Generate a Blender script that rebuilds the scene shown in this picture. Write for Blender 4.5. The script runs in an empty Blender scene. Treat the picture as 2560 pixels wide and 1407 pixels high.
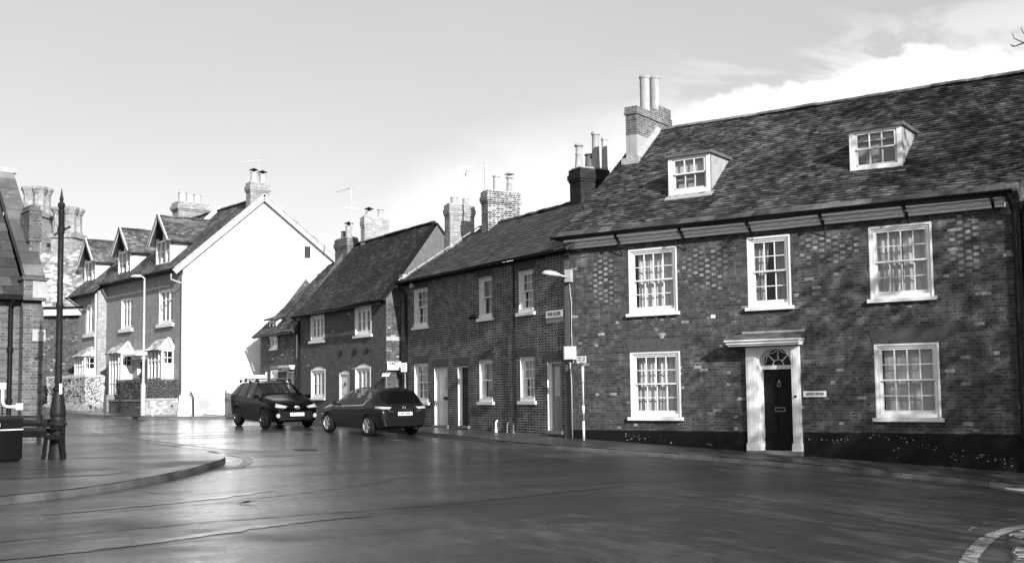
import bpy, bmesh, math, random
from mathutils import Vector, Matrix
from mathutils.bvhtree import BVHTree
R_ = math.radians
scn = bpy.context.scene
COL = scn.collection
random.seed(7)

# ------------------------------------------------------------ camera, sky, sun
PITCH, ROLL = R_(4.198), R_(-0.692)
def cam_dir(x, y, z):                      # x right, y forward, z up -> world
    c, s = math.cos(ROLL), math.sin(ROLL); x, z = c*x - s*z, s*x + c*z
    c, s = math.cos(PITCH), math.sin(PITCH)
    return Vector((x, c*y - s*z, s*y + c*z))
cam = bpy.data.cameras.new('camera'); cam_o = bpy.data.objects.new('camera', cam); COL.objects.link(cam_o)
cx, cy, cz = cam_dir(1, 0, 0), cam_dir(0, 0, 1), -cam_dir(0, 1, 0)
cam_o.matrix_world = Matrix(((cx[0], cy[0], cz[0], 0), (cx[1], cy[1], cz[1], 0), (cx[2], cy[2], cz[2], 0), (0, 0, 0, 1)))
cam.sensor_width = 36; cam.lens = 36*2800/2560; cam.shift_y = (774.8-703.5)/2560
cam.clip_start = .1; cam.clip_end = 3000
scn.camera = cam_o

SUN = Vector((1, -2, 1)).normalized()      # towards the sun: behind the camera, to the right, low
sl = bpy.data.lights.new('sun', 'SUN'); sl.energy = 5.0; sl.angle = R_(.5); sl.color = (1, .99, .975)
so = bpy.data.objects.new('sun', sl); COL.objects.link(so)
so.rotation_euler = SUN.to_track_quat('Z', 'Y').to_euler(); so.location = (20, -40, 30)

scn.view_settings.view_transform = 'Standard'; scn.view_settings.look = 'None'
scn.view_settings.exposure = 0.55; scn.view_settings.gamma = 1
scn.cycles.max_bounces = 6; scn.cycles.transparent_max_bounces = 12
scn.cycles.caustics_reflective = False; scn.cycles.caustics_refractive = False

class NT:                                   # tiny node-tree writer
    def __init__(s, t): s.t = t
    def n(s, kind, **kw):
        nd = s.t.nodes.new(kind)
        for k, v in kw.items():
            if k.startswith('i_'):
                key = k[2:]; key = int(key) if key.isdigit() else key.replace('_', ' ')
                s.put(nd.inputs[key], v)
            else: setattr(nd, k, v)
        return nd
    def put(s, sock, v):
        if isinstance(v, bpy.types.NodeSocket): s.t.links.new(v, sock)
        else: sock.default_value = v
    def m(s, op, a, b=0., c=0., clamp=False):
        nd = s.t.nodes.new('ShaderNodeMath'); nd.operation = op; nd.use_clamp = clamp
        for i, v in enumerate((a, b, c)): s.put(nd.inputs[i], v)
        return nd.outputs[0]
    def mix(s, f, a, b):                    # float mix
        nd = s.t.nodes.new('ShaderNodeMix'); nd.data_type = 'FLOAT'
        s.put(nd.inputs[0], f); s.put(nd.inputs[2], a); s.put(nd.inputs[3], b)
        return nd.outputs[0]
    def smooth(s, v, lo, hi):
        nd = s.t.nodes.new('ShaderNodeMapRange'); nd.interpolation_type = 'SMOOTHSTEP'
        s.put(nd.inputs[0], v); s.put(nd.inputs[1], lo); s.put(nd.inputs[2], hi)
        return nd.outputs[0]
    def noise(s, vec, scale, detail=4., rough=.55, dist=0.):
        nd = s.t.nodes.new('ShaderNodeTexNoise'); s.put(nd.inputs['Vector'], vec)
        s.put(nd.inputs['Scale'], scale); nd.inputs['Detail'].default_value = detail
        nd.inputs['Roughness'].default_value = rough; nd.inputs['Distortion'].default_value = dist
        return nd.outputs[0]
    def grey(s, v):
        nd = s.t.nodes.new('ShaderNodeCombineColor')
        for i in range(3): s.put(nd.inputs[i], v)
        return nd.outputs[0]
    def vec(s, x, y, z=0.):
        nd = s.t.nodes.new('ShaderNodeCombineXYZ')
        for i, v in enumerate((x, y, z)): s.put(nd.inputs[i], v)
        return nd.outputs[0]
    def sep(s, v):
        nd = s.t.nodes.new('ShaderNodeSeparateXYZ'); s.put(nd.inputs[0], v); return nd.outputs

w = bpy.data.worlds.new('World'); scn.world = w; w.use_nodes = True
t = NT(w.node_tree); w.node_tree.nodes.clear()
sky = t.n('ShaderNodeTexSky'); sky.sky_type = 'NISHITA'; sky.sun_disc = False
sky.sun_elevation = math.asin(SUN.z); sky.sun_rotation = math.atan2(SUN.x, SUN.y)
sky.air_density = 1; sky.dust_density = 1.2
bw = t.n('ShaderNodeRGBToBW'); w.node_tree.links.new(sky.outputs[0], bw.inputs[0])
tc = t.n('ShaderNodeTexCoord'); gx, gy, gz_ = t.sep(tc.outputs['Generated'])
ym = t.m('MAXIMUM', gy, .08); su = t.m('DIVIDE', gx, ym); sv = t.m('DIVIDE', gz_, ym)
uv = t.vec(su, t.m('MULTIPLY', sv, 1.6)); front = t.smooth(gy, .15, .5)
n1 = t.noise(uv, 9., 6., .6); n2 = t.noise(uv, 26., 5., .62); n3 = t.noise(uv, 3.2, 5., .55)
ramp = t.n('ShaderNodeFloatCurve'); cm = ramp.mapping; cu = cm.curves[0]     # height of the cumulus top over azimuth
pts = [(0, .10), (.36, .13), (.42, .185), (.48, .212), (.56, .232), (.62, .238), (.65, .243), (.675, .258), (.72, .272), (.79, .286), (.86, .300), (1, .306)]
cu.points[0].location = pts[0]; cu.points[1].location = pts[-1]
for p in pts[1:-1]: cu.points.new(*p)
cm.update()
t.put(ramp.inputs['Value'], t.m('ADD', su, .5, clamp=True))
edge = t.m('SUBTRACT', ramp.outputs[0], sv)
edge = t.m('ADD', edge, t.m('MULTIPLY', t.m('SUBTRACT', n2, .5), .030)); edge = t.m('ADD', edge, t.m('MULTIPLY', t.m('SUBTRACT', n1, .5), .05))
soft = t.mix(t.smooth(su, .10, .19), .045, .006)
cum = t.smooth(edge, t.m('MULTIPLY', soft, -1.), soft)
wl = t.m('SUBTRACT', sv, t.m('ADD', .262, t.m('MULTIPLY', t.m('SUBTRACT', su, .16), .22)))       # thin veil above it
wisp = t.m('MULTIPLY', t.m('SUBTRACT', 1., t.smooth(t.m('ABSOLUTE', wl), .0, .065)), t.smooth(su, .02, .2))
wisp = t.m('MULTIPLY', wisp, t.smooth(t.noise(t.vec(su, t.m('MULTIPLY', sv, 3.4)), 7., 6., .6, .6), .42, .62))
hor = t.m('SUBTRACT', 1., t.smooth(sv, .03, .25)); hor = t.m('MULTIPLY', hor, t.mix(n3, .75, 1.25), clamp=True)
base = t.m('MULTIPLY', bw.outputs[0], 1.0)
base = t.m('ADD', base, 3.5); SKYB = base                # thin high overcast lifting the whole sky
col = t.mix(t.m('MULTIPLY', hor, .95), base, 9.6)
col = t.m('ADD', col, t.m('MULTIPLY', t.m('SUBTRACT', n3, .5), .9))
col = t.mix(t.m('MULTIPLY', t.m('MULTIPLY', wisp, front), .75), col, 9.4)
col = t.mix(t.m('MULTIPLY', t.m('MULTIPLY', cum, t.mix(t.smooth(su, .06, .19), .62, 1.)), front), col, 12.)
bg = t.n('ShaderNodeBackground', i_Strength=.069); t.put(bg.inputs[0], t.grey(col))
out = t.n('ShaderNodeOutputWorld'); w.node_tree.links.new(bg.outputs[0], out.inputs[0])

# ------------------------------------------------------------ materials
MATS = {}
def new_mat(name):
    m = bpy.data.materials.new(name); m.use_nodes = True; m.node_tree.nodes.clear(); MATS[name] = m
    t = NT(m.node_tree); o = t.n('ShaderNodeOutputMaterial'); b = t.n('ShaderNodeBsdfPrincipled')
    m.node_tree.links.new(b.outputs[0], o.inputs[0]); return m, t, b, o
def plain(name, v, rough=.6, spec=.35, metal=0., amt=.15, scale=6., bump=0., bscale=40., tone=0., coat=0., streak=0.):
    m, t, b, o = new_mat(name); tc = t.n('ShaderNodeTexCoord').outputs['Object']
    c = v
    if amt:
        n = t.noise(tc, scale, 5., .6); c = t.m('MULTIPLY', v, t.mix(n, 1-amt*1.8, 1+amt*1.8))
    if streak:
        x, y, z = t.sep(tc); sn = t.noise(t.vec(t.m('MULTIPLY', x, 9.), t.m('MULTIPLY', y, 9.), t.m('MULTIPLY', z, .8)), 1., 4., .6)
        c = t.m('MULTIPLY', c, t.mix(t.smooth(sn, .5, .75), 1., 1-streak))
    if tone:
        a = t.n('ShaderNodeAttribute', attribute_name='tone'); c = t.m('MULTIPLY', c, t.mix(a.outputs['Fac'], 1-tone, 1+tone))
    t.put(b.inputs['Base Color'], t.grey(c) if not isinstance(c, float) else (v, v, v, 1))
    b.inputs['Roughness'].default_value = rough; b.inputs['Metallic'].default_value = metal
    b.inputs['Specular IOR Level'].default_value = spec; b.inputs['Coat Weight'].default_value = coat
    b.inputs['Coat Roughness'].default_value = .03
    if bump:
        bn = t.n('ShaderNodeBump', i_Strength=bump, i_Distance=.02); t.put(bn.inputs['Height'], t.noise(tc, bscale, 4., .6))
        m.node_tree.links.new(bn.outputs[0], b.inputs['Normal'])
    return m
def brick(name, lo, hi, mortar, course=.075, per=.34, joint=.011, header=1., stain=.35, pale=0., glaze=0., stretcher=False, soot=0., rough=.85, spots=()):
    """Flemish bond from wall UVs in metres; pale = share of odd pale bricks, glaze = patches of pale glazed headers"""
    m, t, b, o = new_mat(name); tcn = t.n('ShaderNodeTexCoord'); uv = tcn.outputs['UV']; ob = tcn.outputs['Object']
    wob = t.noise(uv, 1.7, 2.); x, y, z = t.sep(uv)
    y = t.m('ADD', y, t.m('MULTIPLY', t.m('SUBTRACT', wob, .5), .03))
    r = t.m('DIVIDE', t.m('ADD', y, 50.), course); row = t.m('FLOOR', r); fr = t.m('FRACT', r)
    shift = t.m('MULTIPLY', t.m('MODULO', row, 2.), .5)
    uu = t.m('ADD', t.m('DIVIDE', t.m('ADD', x, 60.), per), shift); cell = t.m('FLOOR', uu); fu = t.m('MULTIPLY', t.m('FRACT', uu), per)
    j2 = per*.67
    head = t.m('GREATER_THAN', fu, 99. if stretcher else j2)
    mj = t.m('LESS_THAN', fu, joint)
    if not stretcher: mj = t.m('MAXIMUM', mj, t.m('LESS_THAN', t.m('ABSOLUTE', t.m('SUBTRACT', fu, j2)), joint*.5))
    mj = t.m('MAXIMUM', mj, t.m('LESS_THAN', t.m('MULTIPLY', fr, course), joint))
    wn = t.n('ShaderNodeTexWhiteNoise', noise_dimensions='2D'); t.put(wn.inputs['Vector'], t.vec(t.m('ADD', t.m('MULTIPLY', cell, 2.), head), row))
    v = wn.outputs[0]; v2 = t.sep(wn.outputs[1])[1]
    c = t.mix(t.m('POWER', v, 1.4), lo, hi)
    c = t.m('MULTIPLY', c, t.mix(head, 1., header))
    if pale: c = t.mix(t.m('GREATER_THAN', v2, 1-pale), c, t.mix(v, hi*1.7, hi*3.2))
    big = t.noise(ob, .55, 4., .6); fine = t.noise(ob, 18., 4., .7); mid = t.noise(ob, 2.4, 5., .65)
    if glaze:
        zone = 0.
        for (px, pz, rx, rz) in spots:
            dx, dz = t.m('DIVIDE', t.m('SUBTRACT', x, px), rx), t.m('DIVIDE', t.m('SUBTRACT', y, pz), rz)
            dd = t.m('ADD', t.m('ADD', t.m('MULTIPLY', dx, dx), t.m('MULTIPLY', dz, dz)), t.m('MULTIPLY', t.m('SUBTRACT', mid, .5), 2.6))
            zone = t.m('MAXIMUM', zone, t.m('SUBTRACT', 1., t.smooth(dd, .45, 1.25)))
        c = t.mix(t.m('MULTIPLY', t.m('MULTIPLY', zone, head), t.m('GREATER_THAN', v, .2)), c, t.mix(v2, glaze*.4, glaze))
        c = t.m('MULTIPLY', c, t.mix(t.smooth(t.noise(ob, 5.5, 4., .7), .40, .66), .82, 1.5))
        c = t.m('MULTIPLY', c, t.mix(t.m('MULTIPLY', t.smooth(mid, .46, .60), t.smooth(y, -1.0, .4)), 1., 1.3))
    lime = t.smooth(mid, .42, .66)
    mo = t.m('MULTIPLY', mortar, t.mix(lime, .75, 1.35)) if not glaze else t.m('MULTIPLY', mortar, t.mix(t.smooth(mid, .55, .75), .8, 3.2))
    c = t.mix(mj, c, mo)
    c = t.m('MULTIPLY', c, t.mix(mid, 1-stain, 1+stain)); c = t.m('MULTIPLY', c, t.mix(fine, .72, 1.28))
    if soot:
        c = t.m('MULTIPLY', c, t.mix(t.m('MULTIPLY', t.smooth(big, .45, .6), soot), 1., .3))
    t.put(b.inputs['Base Color'], t.grey(c)); b.inputs['Roughness'].default_value = rough; b.inputs['Specular IOR Level'].default_value = .25
    bn = t.n('ShaderNodeBump', i_Strength=.6, i_Distance=.012)
    t.put(bn.inputs['Height'], t.m('ADD', t.m('MULTIPLY', t.m('SUBTRACT', 1., mj), 1.), t.m('MULTIPLY', fine, .7)))
    m.node_tree.links.new(bn.outputs[0], b.inputs['Normal']); return m
def tiles(name, v, tone=.55, lichen=.2, moss=.4, rough=.8):
    m, t, b, o = new_mat(name); tc = t.n('ShaderNodeTexCoord').outputs['Object']
    a = t.n('ShaderNodeAttribute', attribute_name='tone').outputs['Fac']
    c = t.m('MULTIPLY', v, t.mix(t.m('POWER', a, 1.6), 1-tone, 1+tone*1.6))
    c = t.m('MULTIPLY', c, t.mix(t.smooth(t.noise(tc, .9, 4., .6), .42, .62), 1-moss, 1.+moss*.4))
    c = t.m('ADD', c, t.m('MULTIPLY', t.m('MULTIPLY', t.smooth(t.noise(tc, 7., 5., .7), .57, .72), t.m('GREATER_THAN', a, .55)), lichen))
    c = t.m('MULTIPLY', c, t.mix(t.noise(tc, 30., 3., .7), .75, 1.25))
    t.put(b.inputs['Base Color'], t.grey(c)); b.inputs['Roughness'].default_value = rough; b.inputs['Specular IOR Level'].default_value = .25
    bn = t.n('ShaderNodeBump', i_Strength=.5, i_Distance=.01); t.put(bn.inputs['Height'], t.noise(tc, 25., 4., .7))
    m.node_tree.links.new(bn.outputs[0], b.inputs['Normal']); return m

brick('brick_mottled', .036, .078, .15, pale=.03, glaze=.27, stain=.3, spots=[(1.25, 3.0, .42, .85), (4.35, 3.2, .72, .62), (7.55, 3.4, .85, .42), (10.75, 3.25, .42, .8), (2.8, 1.93, .75, .09), (9.4, 1.95, .7, .09)])
brick('brick_dark_row', .036, .115, .42, course=.0755, header=.6, stain=.22, joint=.0145)
brick('brick_cottage', .078, .108, .13, stain=.25, pale=.01)
brick('brick_cottage_rough', .035, .1, .2, stain=.4, pale=.04)
brick('brick_terrace', .24, .32, .30, stain=.16)
brick('brick_pale', .27, .42, .30, stain=.2)
brick('brick_old_pale', .24, .42, .16, stain=.4)
brick('brick_stack_pale', .26, .42, .15, stain=.2, soot=.15)
brick('brick_stack', .07, .17, .42, stain=.3, soot=.3)
brick('brick_stack_limed', .045, .1, .75, stain=.5, pale=.14, joint=.014)
brick('brick_stack_black', .012, .03, .04, stain=.4)
brick('brick_school', .07, .14, .2, stain=.4, pale=.02)
brick('brick_wall_garden', .24, .42, .35, stain=.45, pale=.1)
plain('rubbed_brick', .085, .9, .2, amt=.2, scale=9., streak=.25)
plain('tile_hung', .13, .85, .2, amt=.3, scale=5., bump=.3, bscale=14.)
m_, t_, b_, o_ = new_mat('render_white'); q_ = t_.n('ShaderNodeTexCoord').outputs['Object']; z_ = t_.sep(q_)[2]
c_ = t_.m('MULTIPLY', .84, t_.mix(t_.noise(q_, .9, 5., .6), .93, 1.05)); st_ = t_.m('MULTIPLY', t_.smooth(t_.noise(q_, 1.1, 5., .6, .4), .45, .62), t_.m('SUBTRACT', 1., t_.smooth(z_, .3, 2.6)))
t_.put(b_.inputs['Base Color'], t_.grey(t_.m('MULTIPLY', c_, t_.mix(st_, 1., .40)))); b_.inputs['Roughness'].default_value = .8
plain('flake', .26, .8, .2, amt=.4, scale=9.)
plain('render_lime', .36, .8, .2, amt=.22, scale=3.5, streak=.3)
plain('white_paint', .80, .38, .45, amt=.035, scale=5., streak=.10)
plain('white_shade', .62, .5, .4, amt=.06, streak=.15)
plain('cream_paint', .34, .45, .4, amt=.05)
plain('door_grey', .19, .4, .4, amt=.05)
plain('door_white', .72, .4, .4, amt=.03)
plain('black_paint', .008, .4, .14, amt=.2)
plain('black_gloss', .014, .16, .14, amt=.1)
plain('tar_paint', .009, .5, .14, amt=.4, scale=4., bump=.3)
plain('iron', .016, .45, .14, amt=.35, scale=7., bump=.15, bscale=60.)
plain('iron_dark', .012, .4, .14, amt=.3)
plain('steel', .32, .45, .5, metal=.6, amt=.1)
plain('galvanised', .45, .5, .4, metal=.2, amt=.15, scale=9.)
plain('aerial_metal', .5, .5, .4, metal=.2, amt=0)
plain('lead', .12, .55, .4, amt=.3, scale=4., bump=.2)
plain('lead_pale', .34, .6, .3, amt=.3, scale=5., bump=.2)
plain('stone', .2, .85, .2, amt=.3, scale=5., bump=.4, bscale=20.)
plain('stone_pale', .36, .85, .2, amt=.25, scale=4., bump=.4, bscale=20.)
plain('ridge_clay', .17, .8, .2, amt=.3, scale=4., tone=.35)
plain('stone_kerb', .10, .5, .4, amt=.35, scale=3., bump=.35, bscale=30.)
plain('terracotta', .36, .8, .25, amt=.22, scale=5., streak=.25)
plain('terracotta_dark', .12, .8, .25, amt=.3, scale=5.)
plain('pot_white', .42, .6, .3, amt=.15, scale=6.)
plain('barge', .42, .75, .25, amt=.4, scale=5., bump=.2)
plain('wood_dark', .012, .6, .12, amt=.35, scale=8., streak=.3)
plain('wood_shaded', .035, .6, .15, amt=.3, scale=8., streak=.3)  # bench boards; shade over the bench is put into this dark tone
plain('curtain', .52, .85, .15, amt=.10, scale=4., streak=.25)
plain('net', .5, .9, .1, amt=.12, scale=12.)
plain('curtain_grey', .34, .9, .1, amt=.12, scale=4., streak=.2)
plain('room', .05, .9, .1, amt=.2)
plain('sign_white', .86, .4, .4, amt=.04)
plain('ink', .012, .5, .14, amt=0)
plain('sign_stripe', .07, .5, .3, amt=0)
plain('plastic_white', .74, .45, .4, amt=.05)
plain('tyre', .012, .75, .14, amt=.15)
plain('alloy', .55, .3, .5, metal=.7, amt=.05)
plain('alloy_dark', .05, .35, .5, metal=.6, amt=.05)
plain('car_black', .002, .22, .06, coat=.13, amt=0)
plain('car_grey', .010, .26, .14, metal=.1, coat=.25, amt=0)
plain('car_glass_dark', .004, .12, .15, amt=0)
plain('car_trim', .006, .5, .14, amt=.1)
plain('car_glass', .012, .05, .6, amt=0)
plain('dark_glass', .006, .15, .2, amt=0)
plain('chrome', .75, .12, .5, metal=1., amt=0)
plain('lamp_lens', .36, .12, .6, amt=.4, scale=22., coat=.6)
plain('lamp_red', .05, .15, .6, amt=.2, scale=20., coat=.6)
plain('plate_rear', .55, .4, .4, amt=.03)
plain('bark', .06, .9, .2, amt=.4, scale=8., bump=.5)
plain('bark_grey', .10, .9, .2, amt=.3, scale=8.)
plain('leaf_dark', .045, .6, .3, amt=.3, tone=.6)
plain('leaf_hedge', .10, .6, .3, amt=.3, tone=.6)
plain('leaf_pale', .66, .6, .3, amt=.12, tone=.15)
for nm_, lo_, hi_ in (('road_paint_or_gleam', .05, .36), ('road_paint_worn', .04, .20)):
    m_, t_, b_, o_ = new_mat(nm_); q_ = t_.n('ShaderNodeTexCoord').outputs['Object']
    t_.put(b_.inputs['Base Color'], t_.grey(t_.mix(t_.smooth(t_.m('ADD', t_.m('MULTIPLY', t_.noise(q_, 5., 4., .7), .6), t_.m('MULTIPLY', t_.noise(q_, 40., 3., .7), .4)), .40, .56), lo_, hi_))); b_.inputs['Roughness'].default_value = .5
plain('tar_seam', .012, .35, .5, amt=.4, scale=6.)
plain('cobble', .10, .45, .4, amt=.4, scale=7., tone=.5, bump=.4)
plain('moss_bank', .07, .8, .3, amt=.4, scale=5., bump=.5, bscale=12.)
tiles('tile_old', .078, tone=.48, lichen=.14, moss=.4)
tiles('tile_cottage', .03, tone=.5, lichen=.10, moss=.4)
tiles('slate', .045, tone=.35, lichen=.04, moss=.25, rough=.6)
tiles('tile_terrace', .10, tone=.4, lichen=.3, moss=.35)
tiles('tile_pale', .40, tone=.5, lichen=.35, moss=.3)
tiles('slate_school', .06, tone=.4, lichen=.05, moss=.3)
tiles('coping', .13, tone=.35, lichen=.15, moss=.3)

def glass_mat(name='glass', tint=.9, base=.05):
    m = bpy.data.materials.new(name); m.use_nodes = True; m.node_tree.nodes.clear(); MATS[name] = m
    t = NT(m.node_tree); o = t.n('ShaderNodeOutputMaterial'); g = t.n('ShaderNodeBsdfGlossy'); g.inputs['Roughness'].default_value = .03
    tr = t.n('ShaderNodeBsdfTransparent'); tr.inputs[0].default_value = (tint, tint, tint, 1)
    ge = t.n('ShaderNodeNewGeometry'); dt = t.n('ShaderNodeVectorMath', operation='DOT_PRODUCT'); m.node_tree.links.new(ge.outputs['Incoming'], dt.inputs[0]); m.node_tree.links.new(ge.outputs['Normal'], dt.inputs[1])
    f = t.m('ADD', base, t.m('MULTIPLY', .9, t.m('POWER', t.m('SUBTRACT', 1., t.m('ABSOLUTE', dt.outputs['Value'])), 5.)))
    mx = t.n('ShaderNodeMixShader'); t.put(mx.inputs[0], f)
    bn = t.n('ShaderNodeBump', i_Strength=.12, i_Distance=.05)
    t.put(bn.inputs['Height'], t.noise(t.n('ShaderNodeTexCoord').outputs['Object'], 1.6, 2.))
    m.node_tree.links.new(bn.outputs[0], g.inputs['Normal'])
    L = m.node_tree.links; L.new(tr.outputs[0], mx.inputs[1]); L.new(g.outputs[0], mx.inputs[2]); L.new(mx.outputs[0], o.inputs[0])
glass_mat()
glass_mat('glass_tinted', .62, .08)
def asphalt(name, v, wet, rlo, rhi, bumpk=1., film=.8):
    m, t, b, o = new_mat(name); tc = t.n('ShaderNodeTexCoord').outputs['Object']; x, y, z = t.sep(tc)
    grit2 = t.noise(tc, 13., 4., .75); big = t.noise(tc, .35, 5., .6, .4); mid = t.noise(tc, 2.2, 5., .65); fine = t.noise(tc, 70., 3., .7); grit = t.noise(tc, 160., 2., .7)
    # wheel-worn bands that follow the bend of the street
    ang = t.m('ADD', t.m('MULTIPLY', x, .62), t.m('MULTIPLY', y, -.78)); al = t.m('ADD', t.m('MULTIPLY', x, .78), t.m('MULTIPLY', y, .62))
    band = t.noise(t.vec(t.m('MULTIPLY', ang, .9), t.m('MULTIPLY', al, .06)), 1., 4., .6)
    pt = t.smooth(t.noise(t.vec(t.m('MULTIPLY', ang, .55), t.m('MULTIPLY', al, .16), 3.7), 1., 2., .4), .49, .515)
    c = t.m('MULTIPLY', v, t.mix(mid, .6, 1.4)); c = t.m('MULTIPLY', c, t.mix(big, .75, 1.25)); c = t.m('MULTIPLY', c, t.mix(pt, 1.12, .82)); c = t.m('MULTIPLY', c, t.mix(t.smooth(band, .35, .65), .85, 1.2)); c = t.m('MULTIPLY', c, t.mix(fine, .55, 1.45)); c = t.m('MULTIPLY', c, t.mix(t.smooth(grit2, .3, .7), .6, 1.5))
    t.put(b.inputs['Base Color'], t.grey(c))
    wetm = t.smooth(t.m('ADD', t.m('MULTIPLY', big, .5), t.m('MULTIPLY', band, .5)), .34, .54)
    t.put(b.inputs['Roughness'], t.m('ADD', t.mix(t.m('MULTIPLY', wetm, t.m('SUBTRACT', 1., t.smooth(x, -3., 2.))), rhi, rlo), t.m('MULTIPLY', t.m('SUBTRACT', mid, .5), .15)))
    b.inputs['Specular IOR Level'].default_value = wet
    wetm = t.m('MULTIPLY', wetm, t.mix(t.smooth(t.m('ADD', x, t.m('MULTIPLY', t.m('SUBTRACT', big, .5), 5.)), -3.6, 1.0), 1., .05)); wetm = t.m('MULTIPLY', wetm, t.mix(t.m('MULTIPLY', t.smooth(mid, .25, .5), t.smooth(grit2, .3, .5)), .25, 1.))
    t.put(b.inputs['Coat Weight'], t.m('MULTIPLY', wetm, film)); b.inputs['Coat Roughness'].default_value = .10; b.inputs['Coat IOR'].default_value = 1.5
    h = t.m('ADD', t.m('MULTIPLY', fine, .006), t.m('ADD', t.m('MULTIPLY', grit, .003), t.m('MULTIPLY', mid, .012)))
    bn = t.n('ShaderNodeBump', i_Strength=.5*bumpk, i_Distance=1.); t.put(bn.inputs['Height'], h)
    m.node_tree.links.new(bn.outputs[0], b.inputs['Normal'])
    cb = t.n('ShaderNodeBump', i_Strength=.5, i_Distance=1.); t.put(cb.inputs['Height'], t.m('ADD', t.m('MULTIPLY', t.noise(t.vec(t.m('MULTIPLY', ang, 2.6), t.m('MULTIPLY', al, 1.1)), 1.4, 6., .75), .034), t.m('ADD', t.m('MULTIPLY', grit2, .010), t.m('MULTIPLY', fine, .003)))); m.node_tree.links.new(cb.outputs[0], b.inputs['Coat Normal'])
asphalt('asphalt', .044, .4, .32, .52, 1., 1.)
asphalt('asphalt_pave', .052, .4, .3, .5, 1., .5)
asphalt('asphalt_patch', .032, .45, .42, .56)
asphalt('asphalt_smooth', .05, .5, .2, .3, .5)

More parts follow.
